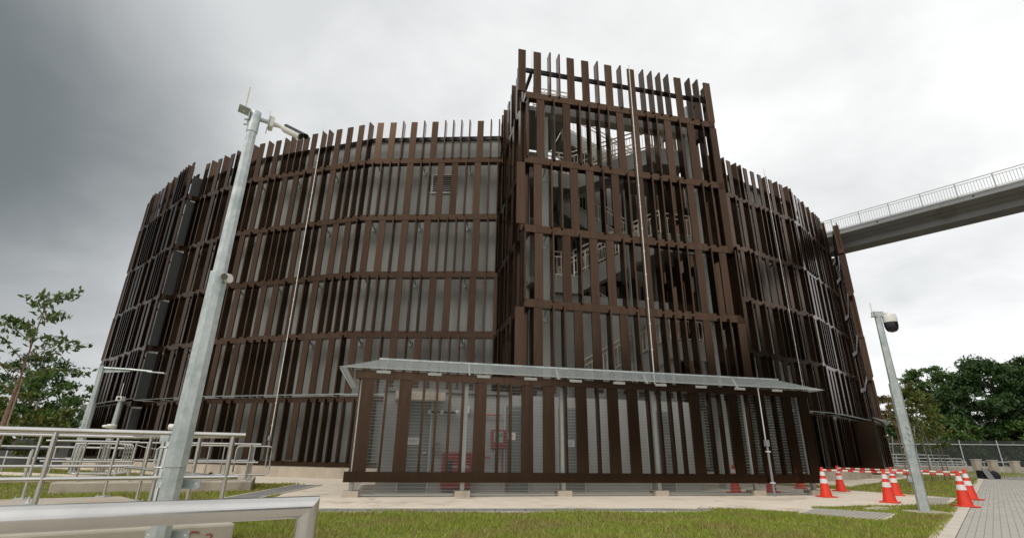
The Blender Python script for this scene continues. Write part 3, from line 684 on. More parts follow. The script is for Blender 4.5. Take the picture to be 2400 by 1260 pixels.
for side, off in (('n', .10), ('f', 3.1)):
    rl = MB().bar(bp(s0, off, .97), bp(s1, off, .97), .05).build('railing', 'galv_post', br)
    for h in (.80, .10): MB().bar(bp(s0, off, h), bp(s1, off, h), .035).build('rail', 'galv_post', rl)
    k = 0; s_ = -3.0; bm = MB()
    while s_ < s1:
        m1 = MB(); m1.bar(bp(s_, off, 0), bp(s_, off, .97), .055); m1.build('post', 'galv_post', rl)
        for j in range(1, 12): bm.bar(bp(s_ + dk * j / 12, off, .1), bp(s_ + dk * j / 12, off, .8), .02)
        s_ += dk
    bm.build('balusters', 'galv_post', rl, kind='stuff')
m1 = MB(); m1.obox(bp(-.35, .3, 0), BD * .35, BN * .3, (0, 0, .5)); bx = m1.build('equipment_box', 'fin_brown'); tag(bx, 'small brown box standing at the building end of the footbridge', 'box')
# far pier of the bridge, outside the frame
m1 = MB(); m1.tube([bp(26, 1.6, -1.2 - 14.5), bp(26, 1.6, -1.23)], .45, 16); m1.build('pier', 'concrete_grey', br, True)

# ------------------------------------------------------------------ masts and lamps
def mast(name, label, loc, rz, sl0, sl1, top, r0, cat='mast', group=None):
    t = thing(name, label, cat, loc, group); L0 = Vector(loc)
    def oc(rad0, rad1, z0, z1): 
        m1 = MB(); vs = []
        for rad, z in ((rad0, z0), (rad1, z1)):
            for j in range(8): a = rz + math.pi / 4 * j; vs.append((L0.x + rad * math.cos(a), L0.y + rad * math.sin(a), L0.z + z))
        return m1.add(vs, [(j, (j + 1) % 8, 8 + (j + 1) % 8, 8 + j) for j in range(8)] + [tuple(range(7, -1, -1)), tuple(range(8, 16))])
    oc(r0, r0 * .98, -.3, sl0 + .05).build('base_section', 'galvanised', t)
    oc(r0 * 1.09, r0 * 1.0, sl0, sl1).build('sleeve', 'galvanised', t)
    oc(r0 * .80, r0 * .62, sl1 - .1, top).build('upper_section', 'galvanised', t)
    return t
lm = mast('camera_mast', 'tall galvanised camera mast in the left foreground with a bullet camera on top', (-3.74, 6.04, 0), R(10), .90, 3.20, 5.36, .110)
X0, Y0 = -3.74, 6.04
m1 = MB(); m1.tube([(X0, Y0, 5.32), (X0, Y0, 5.66)], [.074, .072], 16); m1.build('top_collar', 'galvanised', lm, True)
for z in (5.45, 5.53): m1 = MB(); m1.tube([(X0 - .13, Y0 - .02, z), (X0 - .06, Y0 - .01, z)], .014, 6); m1.build('bolt', 'galv_post', lm)
m1 = MB(); m1.tube([(X0, Y0, 5.57), (X0 + .165, Y0 + .10, 5.57)], .033, 10); m1.build('arm', 'galvanised', lm, True)
kn = MB(); kn.tube([(X0 + .12, Y0 - .02, 3.12), (X0 + .165, Y0 - .03, 3.12)], .058, 16); k1 = kn.build('winch_knob', 'camera_white', lm, True)
kn = MB(); kn.tube([(X0 + .10, Y0 - .09, 3.12), (X0 + .15, Y0 - .13, 3.11)], .042, 16); kn.build('winch_dial', 'stainless', lm, True)
kn = MB(); kn.tube([(X0 - .12, Y0, 1.32), (X0 - .17, Y0 - .01, 1.32)], .035, 12); kn.build('cable_gland', 'camera_white', lm, True)
m1 = MB(); m1.tube([(X0 - .11, Y0 - .05, 1.10), (X0 - .19, Y0 - .05, 1.10), (X0 - .215, Y0 - .05, 1.075), (X0 - .215, Y0 - .05, .92), (X0 - .19, Y0 - .05, .89), (X0 - .11, Y0 - .05, .89)], .011, 8); m1.build('handle', 'galvanised', lm, True)
m1 = MB(); m1.box(X0 - .21, X0 - .11, Y0 - .06, Y0 - .045, 1.16, 1.23); m1.build('lug_plate', 'galvanised', lm)
for z in (.72, .20):
    m1 = MB(); m1.box(X0 - .24, X0 + .24, Y0 + .125, Y0 + .14, z - .045, z + .045); m1.box(X0 - .24, X0 + .24, Y0 + .10, Y0 + .124, z - .05, z - .038); cbk = m1.build('cross_bracket', 'galvanised', lm)
    for s_ in (-.2, .2): m1 = MB(); m1.tube([(X0 + s_, Y0 + .118, z), (X0 + s_, Y0 + .1245, z)], .012, 8); m1.build('bolt_hole', 'paint_white', cbk)
# bullet camera, hangs on the mast
bc = thing('bullet_camera', 'cream bullet camera with sunshield on the left mast arm', 'camera', (X0, Y0, 5.6))
m1 = MB(); m1.obox((X0 + .185, Y0 - .10, 5.46), (.010, 0, 0), (0, .20, 0), (0, 0, .31)); m1.build('back_plate', 'galvanised', bc)
m1 = MB(); m1.box(X0 + .20, X0 + .27, Y0 - .08, Y0 + .08, 5.51, 5.71); m1.build('mount_box', 'camera_white', bc, bevel=.02)
m1 = MB(); m1.tube([(X0 + .27, Y0, 5.61), (X0 + .34, Y0 - .005, 5.61), (X0 + .38, Y0 - .02, 5.60), (X0 + .44, Y0 - .05, 5.555)], [.042, .036, .036, .034], 12); m1.build('elbow', 'camera_white', bc, True)
ca = Vector((X0 + .42, Y0 - .04, 5.575)); cdv = Vector((.60, -.44, -.42)).normalized(); cb_ = ca + cdv * .36
m1 = MB(); m1.tube([ca, ca + cdv * .03, cb_ - cdv * .02, cb_], [.05, .064, .064, .06], 18); m1.build('body', 'camera_white', bc, True)
m1 = MB(); m1.tube([cb_, cb_ + cdv * .004], .052, 18); ln = m1.build('lens_glass', 'camera_black', bc, True)
sidev = cdv.cross(Vector((0, 0, 1))).normalized(); upv = sidev.cross(cdv)
vs = []; NA = 9
for off in (.04, .455):
    for th in (0, .006):
        for j in range(NA):
            a = R(-75 + 150 * j / (NA - 1)); vs.append(ca + cdv * (off + (-.05 * (abs(j - 4) / 4) ** 2 if off > .2 else 0)) + (upv * math.cos(a) + sidev * math.sin(a)) * (.074 + th))
fs = []
for j in range(NA - 1):
    fs += [(j, j + 1, 2 * NA + j + 1, 2 * NA + j), (NA + j, 3 * NA + j, 3 * NA + j + 1, NA + j + 1), (j, NA + j, NA + j + 1, j + 1), (2 * NA + j, 2 * NA + j + 1, 3 * NA + j + 1, 3 * NA + j)]
m1 = MB(); m1.add(vs, fs); m1.build('sun_shield', 'camera_black', bc)
bc.rotation_euler = (0, 0, R(31)); bc.location.z -= .05; bc.scale = (.92, .92, .92)
an = thing('aerial', 'thin white aerial on a tilted square plate at the top of the left mast', 'aerial', (X0, Y0, 5.7))
m1 = MB(); m1.obox((X0 - .22, Y0 - .11, 5.705), (.15, .02, -.012), (-.01, .2, 0), (0, 0, .012)); m1.build('plate', 'galvanised', an)
m1 = MB(); m1.tube([(X0 - .15, Y0 - .01, 5.67), (X0 - .15, Y0 - .01, 6.10)], .014, 8); m1.build('rod', 'camera_white', an, True)
m1 = MB(); m1.box(X0 - .085, X0 - .07, Y0 - .06, Y0 + .06, 5.55, 5.70); m1.build('bracket', 'galvanised', an)
an.rotation_euler = (0, 0, R(31)); an.location.z -= .06

rm_ = mast('camera_mast', 'galvanised camera mast standing in the grass on the right with a dome camera', (8.82, 11.64, 0), R(14), 1.38, 2.70, 4.30, .106)
X1, Y1 = 8.82, 11.64
m1 = MB(); m1.box(X1 - .28, X1 + .42, Y1 - .3, Y1 + .3, -.05, .05); m1.build('footing', 'concrete_block', rm_, bevel=.02)
for z in (1.62, 1.75, 1.48): m1 = MB(); m1.tube([(X1 - .03, Y1 - .12, z), (X1 - .03, Y1 - .145, z)], .025, 10); m1.build('lock', 'galv_post', rm_, True)
m1 = MB(); m1.tube([(X1 + .1, Y1 - .05, 2.62), (X1 + .16, Y1 - .06, 2.62)], .04, 12); m1.build('winch_knob', 'galv_post', rm_, True)
m1 = MB(); m1.box(X1 - .2, X1 - .12, Y1 - .02, Y1 + .02, .62, .72); m1.build('lug_plate', 'galvanised', rm_)
dc = thing('dome_camera', 'white dome camera with black dome hanging on the right mast', 'camera', (X1 + .2, Y1, 4.1))
m1 = MB(); m1.box(X1 - .10, X1 + .12, Y1 - .06, Y1 + .06, 4.28, 4.40); m1.build('bracket', 'galvanised', dc)
m1 = MB(); m1.tube([(X1 + .1, Y1 - .03, 4.36), (X1 + .2, Y1 - .04, 4.36), (X1 + .24, Y1 - .05, 4.32)], .03, 10); m1.build('arm', 'camera_white', dc, True)
m1 = MB(); m1.lathe([(.05, 4.34), (.125, 4.32), (.145, 4.26), (.145, 4.13)][::-1], 22, (X1 + .24, Y1 - .05)); m1.build('housing', 'camera_white', dc, True)
m1 = MB(); m1.lathe([(.14, 4.128), (.14, 4.04), (.125, 3.97), (.09, 3.92), (.04, 3.90)][::-1], 22, (X1 + .24, Y1 - .05)); m1.build('dome', 'camera_black', dc, True)
an = thing('aerial', 'thin aerial rod at the top of the right mast', 'aerial', (X1 - .1, Y1, 4.4))
m1 = MB(); m1.tube([(X1 - .11, Y1, 4.28), (X1 - .11, Y1, 4.62)], .011, 6); m1.build('rod', 'camera_white', an, True)
m1 = MB(); m1.box(X1 - .15, X1 - .06, Y1 - .03, Y1 + .03, 4.27, 4.29); m1.build('plate', 'galvanised', an)

lp = mast('street_lamp', 'galvanised street lamp with a long side arm near the building, far left', (-17.36, 21.5, 0), R(5), .5, 2.70, 4.28, .15, 'street lamp')
m1 = MB(); m1.tube([(-17.38, 21.5, 4.18), (-16.2, 21.56, 4.14), (-15.3, 21.6, 4.08)], [.055, .045, .035], 8); m1.build('arm', 'galvanised', lp, True)
m1 = MB(); m1.add([(-17.3, 21.5, 4.13), (-16.2, 21.56, 4.08), (-16.2, 21.56, 4.05), (-17.3, 21.5, 3.98), (-17.3, 21.53, 4.13), (-16.2, 21.59, 4.08), (-16.2, 21.59, 4.05), (-17.3, 21.53, 3.98)], [(0, 1, 2, 3), (7, 6, 5, 4), (3, 2, 6, 7), (0, 4, 5, 1)]); m1.build('gusset', 'galvanised', lp)
m1 = MB(); m1.obox((-15.45, 21.5, 4.03), (.75, .02, -.05), (0, .2, 0), (0, 0, .05)); m1.build('lamp_head', 'galvanised', lp, bevel=.015)
cm2 = mast('camera_mast', 'short pale camera mast with a box camera in front of the building, far left', (-16.48, 21.84, 0), R(8), .4, 1.78, 2.85, .13)
m1 = MB(); m1.lathe([(.08, 1.74), (.16, 1.78), (.19, 1.86), (.16, 1.92)], 14, (-16.52, 21.8)); m1.build('collar', 'camera_white', cm2, True)
m1 = MB(); m1.tube([(-16.62, 21.75, 1.83), (-16.82, 21.7, 1.83)], [.08, .05], 10); m1.build('speaker', 'camera_white', cm2, True)
bcam = thing('box_camera', 'white box camera with dark lens on top of the short mast, far left', 'camera', (-16.45, 21.8, 2.9))
m1 = MB(); m1.box(-16.57, -16.33, 21.66, 21.92, 2.85, 3.04); m1.build('housing', 'camera_white', bcam, bevel=.02)
m1 = MB(); m1.tube([(-16.43, 21.66, 2.945), (-16.425, 21.64, 2.945)], .06, 14); m1.build('lens_glass', 'camera_black', bcam, True)
m1 = MB(); m1.tube([(-16.5, 21.8, 3.08), (-16.5, 21.8, 3.6)], .016, 6); m1.build('aerial_rod', 'camera_white', bcam)

# ------------------------------------------------------------------ raised chambers and handrails on the left
def slab(name, label, poly, zt, m='concrete_block', cat='slab', bevel=.03):
    c = sum((Vector(q) for q in poly), Vector((0, 0))) / len(poly)
    t = thing(name, label, cat, (c.x, c.y, 0)); MB().prism(poly, -.1, zt).build('slab', m, t, bevel=bevel); return t
ux, un = Vector((.838, .545)), Vector((-.76, .65))
fr = Vector((-3.52, 7.10)) 
A_poly = [tuple(fr - un * .12), tuple(fr + un * 4.9), tuple(fr + un * 4.9 - ux * 5.8), tuple(fr - un * .12 - ux * 6.6)]
chA = slab('chamber_slab', 'stained concrete chamber slab in the left foreground marked with red paint', A_poly, .22, 'concrete_stain')
# painted mark on the front face
nrm = Vector((ux.y, -ux.x)); fc = fr - un * .12
def onface(s_, z): q = fc - ux * s_ + nrm * .006; return Vector((q.x, q.y, z))
def stroke(pts, wdt):
    m1 = MB()
    pts = [onface(a, b) for a, b in pts]
    for i in range(len(pts) - 1):
        p_, q_ = pts[i], pts[i + 1]; d = (q_ - p_).normalized(); s_ = d.cross(Vector((nrm.x, nrm.y, 0))).normalized() * wdt / 2; e_ = d * wdt * .3
        m1.quad(p_ - s_ - e_, q_ - s_ + e_, q_ + s_ + e_, p_ + s_ - e_)
    return m1
stroke([(.385, .135), (.42, .145), (.455, .145), (.48, .13), (.49, .10), (.485, .07), (.46, .055), (.43, .045), (.40, .02), (.40, -.02)], .02).build('red_mark', 'red_paint', chA)
stroke([(.30, .105), (.27, .112), (.245, .105), (.24, .085), (.26, .06), (.28, .035), (.285, .0)], .017).build('red_mark', 'red_paint', chA)
# access hatches with lifting eyes on top
def inA(s_, t_): q = fr - ux * s_ + un * t_; return q
for (s_, t_) in ((2.1, 3.1), (3.9, 3.3)):
    a = inA(s_, t_); b = inA(s_ + 1.3, t_); c = inA(s_ + 1.3, t_ + .9); d = inA(s_, t_ + .9)
    h_ = MB().prism([tuple(a), tuple(d), tuple(c), tuple(b)], .2, .245).build('hatch', 'galvanised', chA)
    for uu in (.25, .8):
        q = a.lerp(b, uu) + un * .3; m1 = MB(); m1.bar((q.x, q.y, .26), (q.x - ux.x * .2, q.y - ux.y * .2, .26), .05, .02); m1.build('hinge', 'galv_post', h_)
for (s_, t_) in ((1.5, 3.6), (2.6, 4.4), (4.3, 3.2)):
    q = inA(s_, t_); m1 = MB(); m1.lathe([(.09, .222), (.09, .245), (.03, .25), (.018, .27), (.018, .33), (.0, .335)], 12, (q.x, q.y)); m1.build('lifting_eye', 'galv_post', chA, True)
def handrail(label, base, posts, rails, zb, zt, zm, rad, extra=None, name='handrail', plates=True, m='stainless'):
    """base line of posts, top and mid rails along given polyline"""
    c = Vector(posts[0]); t = thing(name, label, 'handrail', (c.x, c.y, zb))
    for q in posts:
        m1 = MB(); m1.tube([(q[0], q[1], zb), (q[0], q[1], zt - rad * .3)], rad * .92, 12); po = m1.build('post', m, t, True)
        if plates:
            m1 = MB(); m1.box(q[0] - .085, q[0] + .085, q[1] - .085, q[1] + .085, zb + .001, zb + .014); m1.build('base_plate', 'galv_post', po)
            for sx in (-.062, .062):
                for sy in (-.062, .062): m1 = MB(); m1.tube([(q[0] + sx, q[1] + sy, zb + .014), (q[0] + sx, q[1] + sy, zb + .045)], .010, 6); m1.build('anchor_bolt', 'galv_post', po)
    for ln_ in rails:
        for z, k in ((zt, 1.0), (zm, .85)):
            if z is None: continue
            m1 = MB(); m1.tube([(q[0], q[1], z) for q in ln_], rad * k, 12); m1.build('rail', m, t, True)
    return t
ub, pf = Vector((-5.23, 6.09)), Vector((-3.70, 7.08))
fposts = [tuple(ub - ux * 2.4), tuple(ub - ux * 1.2), tuple(ub), (-4.41, 6.83 - .06), tuple(pf)]
rcor = pf + ux * .04
handrail('stainless handrail along the front edge of the near chamber slab, behind the camera mast', None, fposts, [[tuple(ub - ux * 3.2), tuple(pf + ux * .14)]], .22, 1.265, .745, .031)
ret = [tuple(pf + un * k + un * .0) for k in (1.15, 2.3, 3.4)]
handrail('stainless return handrail on the right end of the near chamber slab', None, ret, [[tuple(pf + un * .08), tuple(pf + un * 4.45)]], .22, 1.255, .735, .028)
b0 = Vector((-7.45, 10.09)); ubv = Vector((.843, .538))
handrail('stainless handrail along the rear edge of the near chamber slab', None, [tuple(b0 - ubv * 3.35), tuple(b0 - ubv * 2.23), tuple(b0 - ubv * 1.115), tuple(b0)], [[tuple(b0 - ubv * 4.6), tuple(b0 + ubv * .35)]], .22, 1.265, .745, .029)
# capped slim post just behind the mast
cpst = thing('capped_post', 'short capped stainless post standing close behind the left mast', 'post', (-4.34, 6.75, .22))
m1 = MB(); m1.tube([(-4.30, 6.70, .22), (-4.30, 6.70, 1.22), (-4.30, 6.70, 1.255)], [.033, .033, .012], 12); m1.build('tube', 'stainless', cpst, True)
m1 = MB(); m1.box(-4.385, -4.215, 6.615, 6.785, .221, .235); m1.build('base_plate', 'galv_post', cpst)
# nearest rail right before the camera
nl, nr = Vector((-1.49, 1.63)), Vector((-.775, 2.14)); nd = (nr - nl).normalized()
nt_ = thing('guard_rail', 'thick stainless guard rail with mitred corner nearest the camera, bottom left', 'handrail', (nr.x, nr.y, 0))
far_l = nl - nd * 1.6
rr_ = .0385
def ring_(c, a, b, n=28): return [Vector(c) + a * math.cos(2 * math.pi * j / n) * rr_ + b * math.sin(2 * math.pi * j / n) * rr_ for j in range(n)]
n3 = Vector((nd.x, nd.y, 0)); sv = Vector((-nd.y, nd.x, 0)); zv = Vector((0, 0, 1)); ce = Vector((nr.x, nr.y, .905)); cl_ = Vector((far_l.x, far_l.y, .915))
r0_ = ring_(cl_, sv, zv); rm2 = [ce + sv * math.cos(2 * math.pi * j / 28) * rr_ + (zv + n3) * math.sin(2 * math.pi * j / 28) * rr_ for j in range(28)]
rb_ = [Vector((ce.x, ce.y, -.2)) + sv * math.cos(2 * math.pi * j / 28) * rr_ + n3 * math.sin(2 * math.pi * j / 28) * rr_ for j in range(28)]
m1 = MB(); m1.add(r0_ + rm2, [(j, (j + 1) % 28, 28 + (j + 1) % 28, 28 + j) for j in range(28)]); m1.build('top_rail', 'stainless', nt_, True)
m1 = MB(); m1.add(rm2 + rb_, [(j, (j + 1) % 28, 28 + (j + 1) % 28, 28 + j) for j in range(28)]); m1.build('end_post', 'stainless', nt_, True)
for k in (1.6,):
    q = nr - nd * k; m1 = MB(); m1.tube([(q.x, q.y, -.1), (q.x, q.y, .9)], rr_ * .95, 16); m1.build('post', 'stainless', nt_, True)
# chamber B
kb0, kb1 = Vector((-10.82, 12.86)), Vector((-6.88, 14.58)); kx = (kb1 - kb0).normalized(); kn_ = Vector((-kx.y, kx.x))
B_poly = [tuple(kb0 - kx * 0), tuple(kb1), tuple(kb1 + kn_ * 2.6), tuple(kb0 + kn_ * 2.6)]
chB = slab('chamber_slab', 'weathered concrete chamber slab in the lawn behind the first handrails, left', B_poly, .26)
def kB(s_, t_): q = kb0 + kx * s_ + kn_ * t_; return (q.x, q.y)
L_B = (kb1 - kb0).length
handrail('stainless handrail on the front of the middle chamber slab with a hanging chain', None, [kB(s_, .25) for s_ in (.4, 1.45, 2.5, L_B - .2)], [[kB(2.45, .25), kB(L_B + .05, .25)], [kB(-.4, .25), kB(1.5, .25)]], .26, 1.19, .72, .026)
handrail('stainless handrail on the rear of the middle chamber slab', None, [kB(s_, 2.35) for s_ in (.3, 1.3, 2.3, 3.3, L_B - .2)], [[kB(-.5, 2.35), kB(L_B - .1, 2.35)]], .26, 1.19, .72, .024)
handrail('stainless return handrail on the right end of the middle chamber slab', None, [kB(L_B - .2, k) for k in (.95, 1.65)], [[kB(L_B - .2, .25), kB(L_B - .2, 2.35)]], .26, 1.18, .70, .024)
ch = thing('chain', 'thin chain hanging across a gap in the middle handrail', 'chain', (*kB(2, .25), 1.1))
pts = [Vector((*kB(1.45 + 1.05 * k / 10, .25), 1.13 - .10 * (1 - ((k - 5) / 5) ** 2))) for k in range(11)]
m1 = MB(); m1.tube(pts, .010, 6); m1.build('links', 'stainless', ch, True)
def gate(label, c, d, w_, h, z0, bars, group=None):
    c = Vector(c); d = Vector(d).normalized(); t = thing('hinged_gate', label, 'gate', (c.x, c.y, z0))
    def P(a, b): q = c + d * a; return (q.x, q.y, z0 + b)
    rc = .09; pts = []
    for cx_, cz_, a0 in ((w_ - rc, h - rc, 90), (w_ - rc, rc, 0), (rc, rc, -90), (rc, h - rc, -180)):
        for k in range(4): a = R(a0 - 30 * k); pts.append(P(cx_ + rc * math.cos(a), cz_ + rc * math.sin(a)))
    pts.append(pts[0]); m1 = MB(); m1.tube(pts, .021, 8, caps=False); m1.build('frame', 'stainless', t, True)
    for k in range(1, bars + 1): m1 = MB(); m1.tube([P(w_ * k / (bars + 1), 0), P(w_ * k / (bars + 1), h)], .017, 8); m1.build('bar', 'stainless', t, True)
    m1 = MB(); m1.tube([P(w_ + .0, h * .72), P(w_ + .05, h * .72), P(w_ + .05, h * .58), P(w_, h * .58)], .008, 6); m1.build('latch', 'stainless', t, True)
for k in range(4):
    q0 = kB(.10 + .03 * k, .62 + .13 * k)
    gate(['rounded stainless gate leaning at the left end of the middle slab, front one', 'second stainless gate of the stack on the middle slab', 'third stainless gate of the stack on the middle slab', 'rearmost stainless gate of the stack on the middle slab'][k], q0, kx, 1.05, .72, .42, 1)
gate('rounded stainless gate beside the camera mast on the middle slab', kB(2.62, .42), kx, .95, .74, .40, 1)
gate('rounded stainless gate at the right end of the middle slab', kB(3.75, .5), kx, .9, .74, .40, 1)
mt = thing('meter_box', 'small grey meter box on black cable legs among the left handrails', 'meter box', (-9.35, 14.5, .26))
m1 = MB(); m1.box(-9.47, -9.20, 14.42, 14.56, .98, 1.28); m1.build('box', 'camera_white', mt, bevel=.015)
m1 = MB(); m1.box(-9.42, -9.27, 14.405, 14.418, 1.03, 1.24); m1.build('face', 'paper_white', mt)
m1 = MB(); m1.box(-9.50, -9.17, 14.38, 14.58, 1.285, 1.30); m1.build('hood', 'galvanised', mt)
for s_ in (-.07, .05): m1 = MB(); m1.tube([(-9.34 + s_, 14.5, .98), (-9.35 + s_, 14.48, .6), (-9.38 + s_ * 1.6, 14.44, .27)], .028, 8); m1.build('cable_leg', 'black_rubber', mt, True)
# far left: retaining wall, pipe with gauge, low fence
fw = thing('retaining_wall', 'low dark concrete wall in the distance behind the left handrails', 'wall', (-33, 33, 0))
MB().prism([(-60, 26), (-26, 31.5), (-26, 31.8), (-60, 26.3)], 0, 1.35).build('wall', 'concrete_grey', fw)
pg = thing('standpipe', 'black horizontal pipe with round gauges behind the left handrails', 'pipe', (-15.5, 17, 0))
m1 = MB(); m1.tube([(-19.0, 16.2, .95), (-14.9, 17.3, .95)], .05, 8); m1.build('pipe', 'black_rubber', pg, True)
m1 = MB(); m1.tube([(-15.4, 17.2, .42), (-15.2, 17.25, .62), (-12.9, 17.8, .62)], .05, 8); m1.build('lower_pipe', 'black_rubber', pg, True)
for q in ((-18.5, 16.35), (-15.3, 17.15), (-12.95, 17.8)): m1 = MB(); m1.tube([(*q, 0), (*q, .95 if q[0] < -15 else .62)], .04, 8); m1.build('support', 'galv_post', pg, True)
m1 = MB(); m1.tube([(-16.2, 16.85, 1.12), (-16.19, 16.81, 1.12)], .10, 16); m1.build('gauge', 'paper_white', pg, True)
m1 = MB(); m1.tube([(-16.2, 16.9, .95), (-16.2, 16.9, 1.12)], .02, 8); m1.build('gauge_stem', 'black_rubber', pg)
def simple_fence(label, a, b, h, n, m='galv_post'):
    a, b = Vector(a), Vector(b); t = thing('low_railing', label, 'railing', (a.x, a.y, 0))
    for z in (h, h * .55): m1 = MB(); m1.tube([(a.x, a.y, z), (b.x, b.y, z)], .035, 8); m1.build('rail', m, t, True)
    for k in range(n):
        q = a.lerp(b, k / (n - 1)); m1 = MB(); m1.tube([(q.x, q.y, 0), (q.x, q.y, h)], .03, 8); m1.build('post', m, t, True)
simple_fence('thin metal railing along the path beyond the left slabs', (-24, 23.5), (-14.5, 20.6), 1.0, 8)
for k, (px_, py_, h_) in enumerate(((-36.5, 40, 5.3), (-35.0, 41, 4.4))):
    t = thing('light_pole', ['slender white curved light pole far behind the left trees', 'slender straight white pole far behind the left trees'][k], 'pole', (px_, py_, 0))
    m1 = MB(); m1.tube([(px_, py_, 0), (px_, py_, h_ - .4), (px_ - .15 * (1 - k), py_, h_ - .1), (px_ - .6 * (1 - k), py_, h_)], [.08, .06, .05, .05], 8); m1.build('pole', 'camera_white', t, True)

# ------------------------------------------------------------------ cones, bars, bag
proto = thing('traffic_cone', 'cone', 'traffic cone', (0, 0, 0), 'orange traffic cones')
def prof(z0, z1, n=2): 
    f = lambda z: .155 - (.155 - .038) * (z - .03) / .74
    return [(f(z0), z0), (f(z1), z1)]
m1 = MB(); m1.box(-.205, .205, -.205, .205, .002, .032); m1.build('base', 'cone_red', proto, bevel=.008)
m1 = MB(); m1.lathe(prof(.032, .77), 22); bd = m1.build('body', 'cone_red', proto, True)
for z0, z1 in ((.37, .49), (.57, .68)):
    m1 = MB(); q = prof(z0, z1); m1.lathe([(q[0][0] + .003, z0), (q[1][0] + .003, z1)], 22); m1.build('reflective_band', 'cone_white', proto, True)
m1 = MB(); m1.lathe([(.040, .77), (.040, .79), (.030, .80)], 16); m1.build('tip', 'cone_red', proto, True)
CONES = [((9.12, 15.63), 'orange cone at the right end of the mesh enclosure, front line'), ((11.21, 18.29), 'orange cone behind the enclosure corner, rear line of the striped bars'),
         ((9.87, 14.13), 'orange cone on the pale path left of the right mast, front line'), ((11.93, 16.73), 'orange cone half hidden behind the front one left of the right mast'),
         ((11.0, 13.16), 'orange cone on the kerb right of the mast, front of the pair'), ((13.06, 15.37), 'orange cone on the kerb right of the mast, rear of the pair'),
         ((7.0, 16.75), 'leftmost orange cone seen through the mesh under the enclosure beam'), ((8.35, 17.25), 'middle orange cone seen through the mesh beside the grey conduit'), ((10.45, 19.4), 'orange cone seen through the mesh at the enclosure end')]
for k, ((x, y), lb) in enumerate(CONES):
    o = proto if k == 0 else copy_tree(proto)
    o.location = (x, y, .026 if k in (4, 5) else .013); o['label'] = lb; o.rotation_euler = (0, 0, R(10 + 17 * k))
def sbar(label, a, b, z=.70):
    a, b = Vector((*a, z)), Vector((*b, z)); t = thing('striped_bar', label, 'barrier bar', tuple(a), 'red and white barrier bars'); n = 11
    for k in range(n):
        m1 = MB(); m1.tube([a.lerp(b, k / n), a.lerp(b, (k + 1) / n)], .026 if k < 6 else .022, 10); m1.build('segment', 'bar_red' if k % 2 else 'bar_white', t, True)
C_ = [c[0] for c in CONES]
sbar('red and white bar resting on the two front cones left of the mast', C_[0], C_[2], .735)
sbar('red and white bar passing behind the right mast, front line', C_[2], C_[4], .735)
sbar('red and white bar on the two rear cones left of the mast', C_[1], C_[3], .735)
sbar('red and white bar passing behind the right mast, rear line', C_[3], C_[5], .735)
bgx, bgy = 27.6, 30.9
bag = thing('bag', 'black bag lying on the walkway beside a grey board', 'bag', (bgx, bgy, .03)); bag.scale = (.85, .85, .85)
m1 = MB(); vs = []
for j, (zz_, sc_) in enumerate(((.03, 1.0), (.22, 1.08), (.38, .85), (.5, .45))):
    for k in range(10): a = 2 * math.pi * k / 10; vs.append((bgx + .25 + .48 * sc_ * math.cos(a), bgy + .28 * sc_ * math.sin(a), zz_ + (.06 * math.cos(a) if j > 1 else 0)))
m1.add(vs, [(j * 10 + k, j * 10 + (k + 1) % 10, (j + 1) * 10 + (k + 1) % 10, (j + 1) * 10 + k) for j in range(3) for k in range(10)] + [tuple(range(30, 40))]); m1.build('bag_body', 'black_cloth', bag, True)
m1 = MB(); m1.box(bgx - .55, bgx - .28, bgy - .1, bgy + .3, .03, .55); m1.build('pouch', 'black_cloth', bag, bevel=.05)
m1 = MB(); m1.tube([(bgx + .1, bgy, .5), (bgx + .1, bgy, .66)], .04, 8); m1.build('handle', 'black_rubber', bag)
bo = MB().obox((bgx - .35, bgy - .35, .03), (.35, 0, .0), (0, .04, 0), (-.14, .15, .55)).build('board', 'concrete_grey'); tag(bo, 'small grey board leaning against the black bag', 'board')

# ------------------------------------------------------------------ far right: rails, bollards, fence
simple_fence('long metal railing on the far lawn, upper of the stepped ones', (31.5, 47.5), (43.5, 52.5), 1.35, 9)
simple_fence('long metal railing on the far lawn, middle of the stepped ones', (31, 45.5), (43, 50.5), 1.05, 9)
simple_fence('low metal railing on the far lawn nearest the trees', (30.6, 43.3), (40.5, 47.2), .8, 9)
cw = thing('ramp_wall', 'pale concrete ramp wall under the far railings, right', 'wall', (36, 48, 0))
MB().prism([(30.5, 43.8), (43, 49.2), (43, 49.6), (30.5, 44.2)], 0, .35).build('wall', 'concrete_block', cw)
for k, (x, y) in enumerate(((38.6, 44.0), (40.2, 44.3), (42.6, 44.9))):
    t = thing('concrete_post', ['leftmost squat concrete post at the end of the paved walkway', 'middle squat concrete post at the end of the paved walkway', 'rightmost squat concrete post at the end of the paved walkway'][k], 'post', (x, y, 0))
    MB().box(x - .28, x + .28, y - .2, y + .2, 0, 1.0 - .05 * k).build('post', 'concrete_block', t, bevel=.02); MB().box(x - .31, x + .31, y - .23, y + .23, 1.0 - .05 * k, 1.06 - .05 * k).build('cap', 'kerb_pale', t)
simple_fence('short metal rails between the squat concrete posts', (38.6, 44.2), (42.6, 45.1), .85, 5)
fe = thing('chain_link_fence', 'tall dark chain link fence in front of the trees on the right', 'fence', (45, 50.3, 0))
fa, fb = Vector((24, 57.2)), Vector((74, 40.7)); nfp = 19
MB().obox((fa.x, fa.y, 0), (fb.x - fa.x, fb.y - fa.y, 0), (.07, .2, 0), (0, 0, .42)).build('base_wall', 'concrete_block', fe)
